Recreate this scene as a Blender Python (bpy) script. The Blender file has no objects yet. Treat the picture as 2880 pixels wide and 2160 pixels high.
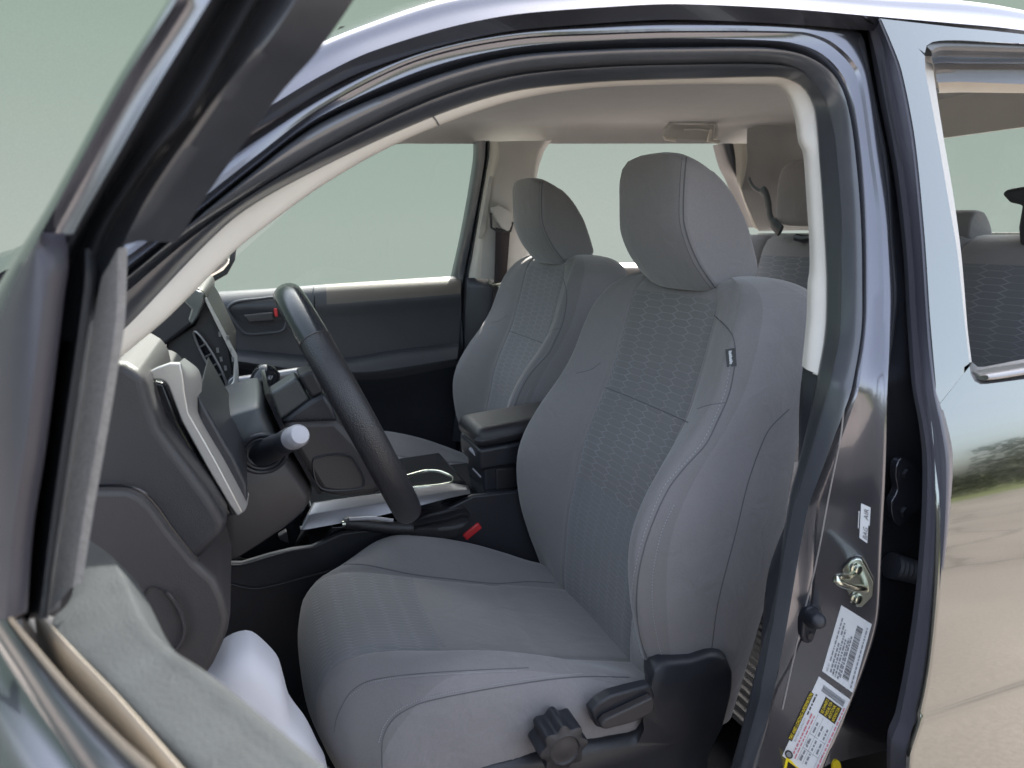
import bpy, bmesh, math, random
from mathutils import Vector, Matrix
from mathutils.bvhtree import BVHTree
random.seed(7)
S = bpy.context.scene
COL = S.collection
# ------------------------------------------------------------------ camera
FPX = 2080.0
YV = Vector((-.369, .202, 1)).normalized()
XV = Vector((2.874, .327, 1)); XV = (XV - YV * XV.dot(YV)).normalized()
ZV = YV.cross(XV)
if ZV.y < 0: ZV = -ZV
# rows: world axes expressed in (right, up, forward)
RT = Vector((XV.x, YV.x, ZV.x)); UP = Vector((XV.y, YV.y, ZV.y)); FW = Vector((XV.z, YV.z, ZV.z))
CAM = Vector((0, -.6, 1.40))
cd = bpy.data.cameras.new('camera'); cam = bpy.data.objects.new('camera', cd); COL.objects.link(cam)
bk = -FW
cam.matrix_world = Matrix(((RT.x, UP.x, bk.x, CAM.x), (RT.y, UP.y, bk.y, CAM.y), (RT.z, UP.z, bk.z, CAM.z), (0, 0, 0, 1)))
cd.sensor_width = 36; cd.lens = FPX * 36 / 2880; cd.clip_start = .02; cd.clip_end = 500
cd.dof.use_dof = True; cd.dof.focus_distance = 1.25; cd.dof.aperture_fstop = 8.0
S.camera = cam
# ------------------------------------------------------------------ light
SUN = Vector((.45, .62, .80)).normalized()
w = bpy.data.worlds.new('World'); S.world = w; w.use_nodes = True
nt = w.node_tree; N = nt.nodes; L = nt.links; N.clear()
out = N.new('ShaderNodeOutputWorld')
sky = N.new('ShaderNodeTexSky'); sky.sky_type = 'NISHITA'; sky.sun_disc = False
sky.sun_elevation = math.asin(SUN.z); sky.sun_rotation = math.atan2(SUN.x, SUN.y)
sky.air_density = 1.0; sky.dust_density = 4.0
b1 = N.new('ShaderNodeBackground'); b1.inputs[1].default_value = .15; hs = N.new('ShaderNodeHueSaturation'); hs.inputs['Saturation'].default_value = .55; hs.inputs['Value'].default_value = 1.1; L.new(sky.outputs[0], hs.inputs['Color']); L.new(hs.outputs[0], b1.inputs[0])
# the pale sage studio-like backdrop that stands beyond the truck
tc = N.new('ShaderNodeTexCoord'); sp = N.new('ShaderNodeSeparateXYZ'); L.new(tc.outputs['Generated'], sp.inputs[0])
rp = N.new('ShaderNodeValToRGB'); L.new(sp.outputs[2], rp.inputs[0])
rp.color_ramp.elements[0].position = 0.0; rp.color_ramp.elements[0].color = (.088, .099, .091, 1)
rp.color_ramp.elements[1].position = .33; rp.color_ramp.elements[1].color = (.058, .078, .064, 1)
nz = N.new('ShaderNodeTexNoise'); nz.inputs['Scale'].default_value = 800; nz.inputs['Detail'].default_value = 1
L.new(tc.outputs['Generated'], nz.inputs['Vector'])
mr = N.new('ShaderNodeMapRange'); mr.inputs[1].default_value = .3; mr.inputs[2].default_value = .7; mr.inputs[3].default_value = .955; mr.inputs[4].default_value = 1.045
L.new(nz.outputs[0], mr.inputs[0])
vm = N.new('ShaderNodeVectorMath'); vm.operation = 'SCALE'; L.new(rp.outputs[0], vm.inputs[0]); L.new(mr.outputs[0], vm.inputs['Scale'])
b2 = N.new('ShaderNodeBackground'); b2.inputs[1].default_value = 1.0; L.new(vm.outputs[0], b2.inputs[0])
def ssn(src, a, b):
    m = N.new('ShaderNodeMapRange'); m.interpolation_type = 'SMOOTHSTEP'; m.inputs[1].default_value = a; m.inputs[2].default_value = b
    L.new(src, m.inputs[0]); return m.outputs[0]
fa = ssn(sp.outputs[1], -.25, -.05); fb = ssn(sp.outputs[2], .62, .42)
mu = N.new('ShaderNodeMath'); mu.operation = 'MULTIPLY'; L.new(fa, mu.inputs[0]); L.new(fb, mu.inputs[1])
mx = N.new('ShaderNodeMixShader'); L.new(mu.outputs[0], mx.inputs[0]); L.new(b1.outputs[0], mx.inputs[1]); L.new(b2.outputs[0], mx.inputs[2])
L.new(mx.outputs[0], out.inputs[0])
sd = bpy.data.lights.new('sun', 'SUN'); sd.energy = 4.0; sd.angle = math.radians(.5); sd.color = (1, .94, .84)
so = bpy.data.objects.new('sun', sd); COL.objects.link(so); so.rotation_euler = (-SUN).to_track_quat('-Z', 'Y').to_euler(); so.location = (3, 3, 6)
S.view_settings.view_transform = 'Standard'; S.view_settings.look = 'None'; S.view_settings.exposure = 2.35; S.view_settings.gamma = 1
S.cycles.max_bounces = 10; S.cycles.transparent_max_bounces = 12; S.cycles.sample_clamp_indirect = 6
try: S.cycles.use_denoising = True
except Exception: pass

# ------------------------------------------------------------------ geometry helpers
def ray(px, py): return RT * ((px - 1440) / FPX) + UP * ((1080 - py) / FPX) + FW
DQ = Vector((-.128, -.155, 1.2)); DD = Vector((.585, -.811, 0)).normalized(); DN = Vector((.811, .585, 0)).normalized()
TH = .38; BZ = 1.18
def P(px, py, y=None, x=None, z=None, o=None, dn=None):
    """The point of a real plane of the truck (y, x, z, body side at depth o, or open-door plane at depth dn) seen at a pixel."""
    d = ray(px, py)
    if y is not None: t = (y - CAM.y) / d.y
    elif x is not None: t = (x - CAM.x) / d.x
    elif z is not None: t = (z - CAM.z) / d.z
    elif o is not None:
        t = (o - CAM.y) / d.y
        if CAM.z + t * d.z > BZ: t = (o - CAM.y + TH * (CAM.z - BZ)) / (d.y - TH * d.z)
    elif dn is not None:
        # door plane, leaning in above the sill
        t = ((DQ - CAM).dot(DN) + dn) / d.dot(DN)
        if CAM.z + t * d.z > 1.2: t = ((DQ - CAM).dot(DN) + dn + .3 * (CAM.z - 1.2)) / (d.dot(DN) - .3 * d.z)
    return CAM + d * t
def cr(p0, p1, p2, p3, t):
    return .5 * ((2 * p1) + (p2 - p0) * t + (2 * p0 - 5 * p1 + 4 * p2 - p3) * t * t + (3 * p1 - p0 - 3 * p2 + p3) * t ** 3)
def spline(pts, n, closed=False, lin=False):
    m = len(pts); dense = []
    rng = m if closed else m - 1
    for i in range(rng):
        a = pts[(i - 1) % m] if (closed or i > 0) else pts[0] * 2 - pts[1]
        b = pts[i]; c = pts[(i + 1) % m]
        d = pts[(i + 2) % m] if (closed or i + 2 < m) else pts[-1] * 2 - pts[-2]
        # tame overshoot on uneven spacing
        l1 = (c - b).length + 1e-9; l0 = (b - a).length + 1e-9; l2 = (d - c).length + 1e-9
        a = b - (b - a) * min(1, l1 / l0); d = c + (d - c) * min(1, l1 / l2)
        for k in range(10):
            t = k / 10
            dense.append(b.lerp(c, t) if lin else cr(a, b, c, d, t))
    if not closed: dense.append(pts[-1].copy())
    else: dense.append(dense[0].copy())
    L_ = [0]
    for i in range(1, len(dense)): L_.append(L_[-1] + (dense[i] - dense[i - 1]).length)
    tot = L_[-1]; outp = []; j = 0
    cnt = n if not closed else n
    for k in range(cnt):
        s = tot * k / (n - 1 if not closed else n)
        while j < len(L_) - 2 and L_[j + 1] < s: j += 1
        f = (s - L_[j]) / max(1e-9, L_[j + 1] - L_[j]); outp.append(dense[j].lerp(dense[j + 1], min(1, max(0, f))))
    return outp
ROOTS = {}
def link(o, parent=None):
    COL.objects.link(o)
    if parent is not None:
        o.parent = parent
        o.matrix_parent_inverse = parent_world(parent).inverted()
    return o
def parent_world(p):
    m = p.matrix_basis.copy()
    while p.parent is not None:
        m = p.parent.matrix_basis @ p.matrix_parent_inverse @ m if False else (p.matrix_parent_inverse @ m)
        p = p.parent; m = p.matrix_basis @ m
    return m
class MB:
    def __init__(s): s.v = []; s.f = []; s.m = []; s.uv = []; s.mats = []
    def mi(s, mat):
        if mat not in s.mats: s.mats.append(mat)
        return s.mats.index(mat)
    def grid(s, rows, mat, closed_u=False, closed_v=False, matf=None, uvs=None, flip=False):
        b = len(s.v); R = len(rows); C_ = len(rows[0])
        for r in rows: s.v += [tuple(p) for p in r]
        k0 = s.mi(mat)
        for i in range(R if closed_u else R - 1):
            for j in range(C_ if closed_v else C_ - 1):
                i2 = (i + 1) % R; j2 = (j + 1) % C_
                q = [b + i * C_ + j, b + i * C_ + j2, b + i2 * C_ + j2, b + i2 * C_ + j]
                if flip: q.reverse()
                s.f.append(q); s.m.append(s.mi(matf(i, j)) if matf else k0)
                if uvs:
                    c = [uvs[i][j], uvs[i][j2], uvs[i2][j2], uvs[i2][j]]
                    if flip: c.reverse()
                    s.uv.append(c)
                else: s.uv.append([(0, 0)] * 4)
        return s
    def poly(s, pts, mat, flip=False):
        b = len(s.v); s.v += [tuple(p) for p in pts]; q = list(range(b, b + len(pts)))
        if flip: q.reverse()
        s.f.append(q); s.m.append(s.mi(mat)); s.uv.append([(0, 0)] * len(pts)); return s
    def prism(s, pts, ext, mat):
        n = len(pts); a = [Vector(p) for p in pts]; c = [p + ext for p in a]
        s.poly(a, mat); s.poly(c, mat, True)
        s.grid([a, c], mat, closed_v=True, flip=True); return s
    def tube(s, pts, r, mat, seg=8, rad=None, caps=True, flat=None):
        n = len(pts); rows = []; up = None
        for i, p in enumerate(pts):
            t = (pts[min(i + 1, n - 1)] - pts[max(i - 1, 0)])
            t = t.normalized() if t.length > 1e-9 else Vector((1, 0, 0))
            if up is None:
                up = Vector((0, 0, 1)) if abs(t.z) < .9 else Vector((1, 0, 0))
            u = (up - t * up.dot(t)).normalized(); up = u; v_ = t.cross(u)
            rr = rad[i] if rad else r
            fx = flat if flat else 1
            rows.append([p + u * (rr * math.cos(2 * math.pi * k / seg)) + v_ * (rr * fx * math.sin(2 * math.pi * k / seg)) for k in range(seg)])
        s.grid(rows, mat, closed_v=True)
        if caps: s.poly(rows[0], mat, True); s.poly(rows[-1], mat)
        return s
    def box(s, c, sx, sy, sz, mat, rot=None):
        c = Vector(c); R = rot or Matrix.Identity(3)
        q = [c + R @ Vector((a * sx / 2, b * sy / 2, e * sz / 2)) for a in (-1, 1) for b in (-1, 1) for e in (-1, 1)]
        for f in ((0, 1, 3, 2), (4, 6, 7, 5), (0, 4, 5, 1), (2, 3, 7, 6), (0, 2, 6, 4), (1, 5, 7, 3)):
            s.poly([q[i] for i in f], mat)
        return s
    def build(s, name, parent=None, smooth=40, bevel=0, seg=3, solid=0, label=None, kind=None, sub=0, normals=True, edge_only=True, soff=-1):
        me = bpy.data.meshes.new(name); me.from_pydata(s.v, [], s.f)
        for m in s.mats: me.materials.append(m)
        me.polygons.foreach_set('material_index', s.m)
        ul = me.uv_layers.new(name='UVMap'); k = 0
        for q in s.uv:
            for c in q: ul.data[k].uv = c; k += 1
        if normals:
            bm = bmesh.new(); bm.from_mesh(me)
            bmesh.ops.remove_doubles(bm, verts=bm.verts, dist=2e-5)
            bmesh.ops.recalc_face_normals(bm, faces=bm.faces); bm.to_mesh(me); bm.free()
        me.validate(); me.update()
        if smooth:
            for p in me.polygons: p.use_smooth = True
            me.set_sharp_from_angle(angle=math.radians(smooth))
        o = bpy.data.objects.new(name, me); link(o, parent)
        if solid:
            md = o.modifiers.new('thickness', 'SOLIDIFY'); md.thickness = solid; md.offset = soff
        if bevel:
            md = o.modifiers.new('rounding', 'BEVEL'); md.width = bevel; md.segments = seg; md.limit_method = 'ANGLE'; md.angle_limit = math.radians(35)
            md.harden_normals = False
        if sub:
            md = o.modifiers.new('smooth', 'SUBSURF'); md.levels = sub; md.render_levels = sub
        if label: o['label'] = label
        if kind: o['kind'] = kind
        return o
def thing(name, label, cat, loc=(0, 0, 0), group=None):
    o = bpy.data.objects.new(name, None); o.location = loc; o.empty_display_size = .2; COL.objects.link(o)
    o['label'] = label; o['category'] = cat
    if group: o['group'] = group
    return o
def part(name, parent, loc=(0, 0, 0), label=None):
    o = bpy.data.objects.new(name, None); o.location = loc; o.empty_display_size = .1; link(o, parent)
    if label: o['label'] = label
    return o
def rail(px, n=60, lin=False, **k):
    pts = []
    for q in px:
        kk = dict(k)
        if len(q) > 2: kk = {list(k.keys())[0]: q[2]} if not isinstance(q[2], dict) else q[2]
        pts.append(P(q[0], q[1], **kk))
    return spline(pts, n, lin=lin)
def across(rails, m):
    """rounded cross-interpolation of a list of equal-length rails"""
    n = len(rails[0]); out_ = [[] for _ in range((len(rails) - 1) * m + 1)]
    for i in range(n):
        col = [r[i] for r in rails]
        for j in range(len(col) - 1):
            a = col[j - 1] if j > 0 else col[0] * 2 - col[1]; d = col[j + 2] if j + 2 < len(col) else col[-1] * 2 - col[-2]
            b = col[j]; c = col[j + 1]; l1 = (c - b).length + 1e-9
            a = b - (b - a) * min(1, l1 / ((b - a).length + 1e-9)); d = c + (d - c) * min(1, l1 / ((d - c).length + 1e-9))
            for k in range(m): out_[j * m + k].append(cr(a, b, c, d, k / m))
        out_[-1].append(col[-1])
    return out_
def extr(name, px, y0, y1, mat, parent=None, bevel=.006, smooth=40, n=None, **kw):
    """silhouette seen in the plane y=y0, carried across the cab to y1"""
    a = [P(q[0], q[1], y=y0) for q in px]
    if n: a = spline(a, n, closed=True)
    m = MB().prism(a, Vector((0, y1 - y0, 0)), mat)
    return m.build(name, parent, smooth=smooth, bevel=bevel, **kw)
def rbox(name, c, sx, sy, sz, mat, parent, bevel=.01, rot=None, **kw):
    return MB().box(c, sx, sy, sz, mat, rot).build(name, parent, bevel=bevel, **kw)
def bvh(o, mods=False):
    me = o.data
    mw = parent_world(o)
    return BVHTree.FromPolygons([mw @ v.co for v in me.vertices], [tuple(p.vertices) for p in me.polygons])
def onsurf(tree, px, n=40, off=.0006):
    """lay a seam on a built surface: points where the line's sight rays meet it"""
    pts2 = spline([Vector((q[0], q[1], 0)) for q in px], n); res = []
    for q in pts2:
        d = ray(q.x, q.y).normalized(); h = tree.ray_cast(CAM, d)
        if h[0] is not None:
            nn = h[1]
            if nn.dot(d) > 0: nn = -nn
            res.append((h[0] + nn * off, nn))
    return res
def seam(mb, tree, px, mat, r=.0011, n=40, off=-.0002):
    q = [p for p, _ in onsurf(tree, px, n, off)]
    if len(q) > 2: mb.tube(q, r, mat, seg=5)
def stitches(mb, tree, px, mat, n=60, ln=.45, r=.0006, off=.0006):
    q = onsurf(tree, px, n * 2, off)
    for i in range(0, len(q) - 1, 2):
        a, na = q[i]; b, _ = q[i + 1]
        if (b - a).length > .02: continue
        mb.tube([a, a.lerp(b, .5) + na * .0004, b], r, mat, seg=4, caps=False)

# ------------------------------------------------------------------ materials
def mat(name, col, rough=.5, metal=0, coat=0, coatr=.03, bump=0, bscale=200, btype='noise', var=0, vscale=8, spec=.5, stretch=None, sheen=0, obj=True, rvar=0, und=0):
    m = bpy.data.materials.new(name); m.use_nodes = True; nt = m.node_tree; b = nt.nodes['Principled BSDF']
    b.inputs['Base Color'].default_value = (*col, 1); b.inputs['Roughness'].default_value = rough; b.inputs['Metallic'].default_value = metal
    b.inputs['Coat Weight'].default_value = coat; b.inputs['Coat Roughness'].default_value = coatr; b.inputs['Specular IOR Level'].default_value = spec
    if sheen: b.inputs['Sheen Weight'].default_value = sheen; b.inputs['Sheen Roughness'].default_value = .5
    tc = nt.nodes.new('ShaderNodeTexCoord'); src = tc.outputs['Object']
    if stretch:
        mp = nt.nodes.new('ShaderNodeMapping'); mp.inputs['Scale'].default_value = stretch; nt.links.new(src, mp.inputs[0]); src = mp.outputs[0]
    if bump:
        if btype == 'noise': t = nt.nodes.new('ShaderNodeTexNoise'); t.inputs['Detail'].default_value = 3; o_ = t.outputs[0]
        else: t = nt.nodes.new('ShaderNodeTexVoronoi'); t.feature = 'SMOOTH_F1'; t.inputs['Smoothness'].default_value = .4; o_ = t.outputs['Distance']
        t.inputs['Scale'].default_value = bscale; nt.links.new(src, t.inputs['Vector'])
        bp = nt.nodes.new('ShaderNodeBump'); bp.inputs['Strength'].default_value = bump; bp.inputs['Distance'].default_value = .001
        nt.links.new(o_, bp.inputs['Height']); nt.links.new(bp.outputs[0], b.inputs['Normal'])
        if und:
            t2 = nt.nodes.new('ShaderNodeTexNoise'); t2.inputs['Scale'].default_value = 16; t2.inputs['Detail'].default_value = 3; t2.inputs['Distortion'].default_value = .6; nt.links.new(src, t2.inputs['Vector'])
            b3 = nt.nodes.new('ShaderNodeBump'); b3.inputs['Strength'].default_value = und; b3.inputs['Distance'].default_value = .006; nt.links.new(t2.outputs[0], b3.inputs['Height']); nt.links.new(b3.outputs[0], bp.inputs['Normal'])
    if var:
        t = nt.nodes.new('ShaderNodeTexNoise'); t.inputs['Scale'].default_value = vscale; t.inputs['Detail'].default_value = 5; t.inputs['Roughness'].default_value = .65
        nt.links.new(src, t.inputs['Vector'])
        r = nt.nodes.new('ShaderNodeMapRange'); r.inputs[1].default_value = .3; r.inputs[2].default_value = .7; r.inputs[3].default_value = 1 - var; r.inputs[4].default_value = 1 + var
        nt.links.new(t.outputs[0], r.inputs[0])
        v = nt.nodes.new('ShaderNodeVectorMath'); v.operation = 'SCALE'; v.inputs[0].default_value = col; nt.links.new(r.outputs[0], v.inputs['Scale']); nt.links.new(v.outputs[0], b.inputs['Base Color'])
        if rvar:
            r2 = nt.nodes.new('ShaderNodeMapRange'); r2.inputs[1].default_value = .3; r2.inputs[2].default_value = .7; r2.inputs[3].default_value = rough - rvar; r2.inputs[4].default_value = rough + rvar
            nt.links.new(t.outputs[0], r2.inputs[0]); nt.links.new(r2.outputs[0], b.inputs['Roughness'])
    return m
PAINT = mat('dark_grey_paint', (.135, .138, .158), .2, .85, 1, .02, var=.10, vscale=900)
PAINTS = mat('door_skin_paint', (.155, .166, .160), .09, 1, 1, .02, var=.08, vscale=900)
RUBBER = mat('black_rubber', (.032, .036, .044), .34, var=.15, vscale=30, spec=.6, coat=.5, coatr=.28)
RUBBERM = mat('matte_rubber', (.016, .018, .023), .62, var=.2, vscale=40)
FELT = mat('grey_felt', (.17, .165, .16), .9, bump=.8, bscale=600, var=.2, vscale=300, sheen=.3)
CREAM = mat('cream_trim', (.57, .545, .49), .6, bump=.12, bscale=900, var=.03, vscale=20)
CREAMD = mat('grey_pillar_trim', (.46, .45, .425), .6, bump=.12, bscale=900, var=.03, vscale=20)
LINER = mat('headliner', (.30, .295, .295), .95, bump=.3, bscale=1200, var=.04, vscale=15, sheen=.2)
DASH = mat('dash_plastic', (.022, .022, .025), .46, bump=.28, bscale=900, btype='voronoi', var=.06, vscale=20)
DASHB = mat('brown_plastic', (.038, .035, .036), .5, bump=.2, bscale=900, btype='voronoi', var=.06, vscale=20)
BLK = mat('black_plastic', (.018, .020, .026), .42, bump=.15, bscale=900, btype='voronoi', var=.1, vscale=20)
GLOSSB = mat('gloss_black', (.010, .011, .014), .12, var=.1, vscale=10)
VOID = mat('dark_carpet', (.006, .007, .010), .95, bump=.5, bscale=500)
SILV = mat('satin_silver', (.25, .25, .26), .36, .75, var=.05, vscale=600)
CHROME = mat('zinc_steel', (.55, .58, .50), .22, 1, var=.12, vscale=60)
LEATH = mat('leather_black', (.022, .022, .025), .33, bump=.5, bscale=650, btype='voronoi', var=.08, vscale=25)
LEATHS = mat('smooth_rim', (.020, .022, .026), .2, var=.08, vscale=25)
ARM = mat('door_top_vinyl', (.027, .031, .034), .62, bump=.35, bscale=800, btype='voronoi', var=.14, vscale=30, rvar=.06, spec=.08)
FAB = mat('grey_fabric', (.188, .182, .184), .88, und=.6, bump=.35, bscale=1500, var=.07, vscale=420, sheen=.35)
SIDEF = mat('grey_side_fabric', (.215, .208, .214), .86, und=.8, bump=.35, bscale=1500, var=.07, vscale=420, sheen=.35)
SEAMM = mat('dark_seam', (.10, .103, .11), .9, var=.1)  # dark tone of seam piping and trim joint
STIT = mat('stitch_thread', (.33, .34, .36), .8, var=.1)
RED = mat('red_button', (.55, .03, .035), .35, var=.05)
WHITE = mat('white_sheet', (.62, .62, .66), .55, bump=.1, bscale=40, var=.02)
LABEL = mat('label_white', (.62, .64, .66), .4, var=.02)
INK = mat('label_ink', (.05, .05, .055), .6, var=.02)
INKG = mat('label_grey_ink', (.20, .21, .23), .6, var=.02)
INKR = mat('label_red_ink', (.50, .16, .20), .6, var=.02)
YEL = mat('label_yellow', (.80, .62, .02), .5, var=.02)
LABB = mat('label_black', (.012, .010, .010), .4, var=.02)
GREYTIP = mat('grey_cap', (.34, .34, .37), .3, var=.03)
MIRR = mat('mirror_glass', (.85, .86, .84), .02, 1, var=.01)

def hexfab(name, base, line, W=.066, H=.0130, fade=0.0):
    m = bpy.data.materials.new(name); m.use_nodes = True; nt = m.node_tree; b = nt.nodes['Principled BSDF']; A = nt.nodes.new; K = nt.links.new
    uv = A('ShaderNodeUVMap'); uv.uv_map = 'UVMap'
    def vmn(op, *a):
        n_ = A('ShaderNodeVectorMath'); n_.operation = op
        for i, q in enumerate(a):
            if isinstance(q, tuple): n_.inputs[i].default_value = q
            else: K(q, n_.inputs[i])
        return n_
    def mn(op, *a):
        n_ = A('ShaderNodeMath'); n_.operation = op
        for i, q in enumerate(a):
            if isinstance(q, (int, float)): n_.inputs[i].default_value = q
            else: K(q, n_.inputs[i])
        return n_.outputs[0]
    # pointed-left-right hexagons: swap so long axis is u.  lattice: (1.732,1) in scaled units
    nz = A('ShaderNodeTexNoise'); nz.inputs['Scale'].default_value = 9; K(uv.outputs[0], nz.inputs['Vector'])
    nz2 = vmn('SUBTRACT', nz.outputs['Color'], (.5, .5, .5)); nz3 = vmn('MULTIPLY', nz2.outputs[0], (.006, .003, 0)); uvp = vmn('ADD', uv.outputs[0], nz3.outputs[0])
    s = vmn('MULTIPLY', uvp.outputs[0], (1.732 / (2 * W * .75) , 1 / H, 0)); s0 = vmn('ADD', s.outputs[0], (400, 400, 0))
    R = (1.732, 1, 1); Hf = (.866, .5, 0)
    a = vmn('SUBTRACT', vmn('MODULO', s0.outputs[0], R).outputs[0], Hf)
    c = vmn('SUBTRACT', vmn('MODULO', vmn('SUBTRACT', s0.outputs[0], Hf).outputs[0], R).outputs[0], Hf)
    la = vmn('LENGTH', a.outputs[0]); lc = vmn('LENGTH', c.outputs[0])
    lt = mn('LESS_THAN', la.outputs['Value'], lc.outputs['Value'])
    mixv = A('ShaderNodeMix'); mixv.data_type = 'VECTOR'; K(lt, mixv.inputs['Factor']); K(c.outputs[0], mixv.inputs[4]); K(a.outputs[0], mixv.inputs[5])
    g = vmn('ABSOLUTE', mixv.outputs[1]); sx = A('ShaderNodeSeparateXYZ'); K(g.outputs[0], sx.inputs[0])
    d = mn('MAXIMUM', sx.outputs[1], mn('ADD', mn('MULTIPLY', sx.outputs[0], .866), mn('MULTIPLY', sx.outputs[1], .5)))
    e = A('ShaderNodeMapRange'); e.interpolation_type = 'SMOOTHSTEP'; e.inputs[1].default_value = .435; e.inputs[2].default_value = .48; K(d, e.inputs[0])
    n2 = A('ShaderNodeTexNoise'); n2.inputs['Scale'].default_value = 14; K(uv.outputs[0], n2.inputs['Vector'])
    e2 = A('ShaderNodeMapRange'); e2.inputs[1].default_value = .35; e2.inputs[2].default_value = .6; e2.inputs[3].default_value = .45 - fade; e2.inputs[4].default_value = 1.0 - fade; K(n2.outputs[0], e2.inputs[0])
    f = mn('MULTIPLY', e.outputs[0], e2.outputs[0])
    mc = A('ShaderNodeMix'); mc.data_type = 'RGBA'; mc.inputs[6].default_value = (*base, 1); mc.inputs[7].default_value = (*line, 1); K(f, mc.inputs[0])
    tc = A('ShaderNodeTexCoord'); n3 = A('ShaderNodeTexNoise'); n3.inputs['Scale'].default_value = 500; n3.inputs['Detail'].default_value = 3; K(tc.outputs['Object'], n3.inputs['Vector'])
    r3 = A('ShaderNodeMapRange'); r3.inputs[1].default_value = .3; r3.inputs[2].default_value = .7; r3.inputs[3].default_value = .93; r3.inputs[4].default_value = 1.07; K(n3.outputs[0], r3.inputs[0])
    sc = A('ShaderNodeVectorMath'); sc.operation = 'SCALE'; K(mc.outputs[2], sc.inputs[0]); K(r3.outputs[0], sc.inputs['Scale']); K(sc.outputs[0], b.inputs['Base Color'])
    b.inputs['Roughness'].default_value = .88; b.inputs['Sheen Weight'].default_value = .3
    bp = A('ShaderNodeBump'); bp.inputs['Strength'].default_value = .5; bp.inputs['Distance'].default_value = .0012
    h = mn('ADD', mn('MULTIPLY', e.outputs[0], -1.0), mn('MULTIPLY', n3.outputs[0], .5)); K(h, bp.inputs['Height']); K(bp.outputs[0], b.inputs['Normal'])
    return m
HEX = hexfab('hexagon_fabric', (.156, .155, .160), (.235, .235, .241))
HEXS = hexfab('hexagon_fabric_small', (.155, .158, .166), (.20, .205, .215), W=.046, H=.0100, fade=.15)
HEXR = hexfab('hexagon_fabric_rear', (.13, .137, .15), (.23, .24, .255), W=.080, H=.016, fade=.15)

def glass(name, tint=(.93, .96, .95), k=1.0):
    m = bpy.data.materials.new(name); m.use_nodes = True; nt = m.node_tree; nt.nodes.clear(); A = nt.nodes.new; K = nt.links.new
    o = A('ShaderNodeOutputMaterial'); t = A('ShaderNodeBsdfTransparent'); t.inputs[0].default_value = (*tint, 1)
    g = A('ShaderNodeBsdfGlossy'); g.inputs['Roughness'].default_value = .01; fr = A('ShaderNodeFresnel'); fr.inputs[0].default_value = 1.45
    mm = A('ShaderNodeMath'); mm.operation = 'MULTIPLY'; mm.inputs[1].default_value = k; K(fr.outputs[0], mm.inputs[0])
    x = A('ShaderNodeMixShader'); K(mm.outputs[0], x.inputs[0]); K(t.outputs[0], x.inputs[1]); K(g.outputs[0], x.inputs[2]); K(x.outputs[0], o.inputs[0]); return m
GLASS = glass('window_glass', k=.25)

# ================================================================== SETTING
def asphalt():
    m = mat('worn_asphalt', (.205, .178, .162), .9, bump=1.0, bscale=90, var=.30, vscale=55); nt = m.node_tree; A = nt.nodes.new; K = nt.links.new; b = nt.nodes['Principled BSDF']
    tc = A('ShaderNodeTexCoord'); v = A('ShaderNodeTexVoronoi'); v.feature = 'DISTANCE_TO_EDGE'; v.inputs['Scale'].default_value = .35
    n = A('ShaderNodeTexNoise'); n.inputs['Scale'].default_value = 1.5; n.inputs['Detail'].default_value = 6; K(tc.outputs['Object'], n.inputs['Vector'])
    ad = A('ShaderNodeVectorMath'); ad.operation = 'ADD'; K(tc.outputs['Object'], ad.inputs[0]); K(n.outputs['Color'], ad.inputs[1]); K(ad.outputs[0], v.inputs['Vector'])
    r = A('ShaderNodeMapRange'); r.inputs[1].default_value = .004; r.inputs[2].default_value = .022; r.inputs[3].default_value = .45; r.inputs[4].default_value = 1; K(v.outputs['Distance'], r.inputs[0])
    n2 = A('ShaderNodeTexNoise'); n2.inputs['Scale'].default_value = .5; n2.inputs['Detail'].default_value = 5; K(tc.outputs['Object'], n2.inputs['Vector'])
    r2 = A('ShaderNodeMapRange'); r2.inputs[1].default_value = .35; r2.inputs[2].default_value = .65; r2.inputs[3].default_value = .78; r2.inputs[4].default_value = 1.12; K(n2.outputs[0], r2.inputs[0])
    mu = A('ShaderNodeMath'); mu.operation = 'MULTIPLY'; K(r.outputs[0], mu.inputs[0]); K(r2.outputs[0], mu.inputs[1])
    old = b.inputs['Base Color'].links[0].from_socket; sc = A('ShaderNodeVectorMath'); sc.operation = 'SCALE'; K(old, sc.inputs[0]); K(mu.outputs[0], sc.inputs['Scale']); K(sc.outputs[0], b.inputs['Base Color']); return m
g = MB(); g.grid([[Vector((x, y, 0)) for y in (-40, -10, -3, 0, 3, 10)] for x in (-30, -5, 0, 5, 30)], asphalt())
g.build('ground', kind='structure', smooth=0)
# ground verge and far-off wood on the camera's side: what the paint mirrors
v = MB(); v.grid([[Vector((x, y, .004)) for y in (-60, -13)] for x in (-30, 30)], mat('grass_verge', (.10, .12, .035), .95, bump=1, bscale=40, var=.4, vscale=3))
v.build('grass_verge', kind='structure', smooth=0)
tl = MB(); G1 = mat('foliage_dark', (.055, .066, .045), .8, var=.3, vscale=.8); G2 = mat('foliage_light', (.10, .11, .07), .8, var=.3, vscale=.8)
for i in range(9000):
    x = random.uniform(-18, 26); hmax = 3.0 + 1.2 * math.sin(x * .55) + .8 * math.sin(x * 1.37 + 1) + .4 * math.sin(x * 3.1)
    z = (random.random() ** .8) * hmax; y = -17 - random.uniform(0, 2.2) * (1 - .3 * z / hmax)
    s_ = random.uniform(.09, .24); n_ = Vector((random.gauss(0, 1), random.gauss(0, 1), random.gauss(0, 1))).normalized(); u_ = n_.orthogonal().normalized() * s_; w_ = n_.cross(u_)
    c = Vector((x, y, z)); tl.poly([c - u_, c - w_ * .6, c + u_, c + w_ * .6], G1 if random.random() < .65 else G2)
t_ = tl.build('tree_line', kind='stuff', smooth=0, normals=False); t_['label'] = 'far-off dark green wood mirrored in the rear door'; t_['category'] = 'trees'

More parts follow.
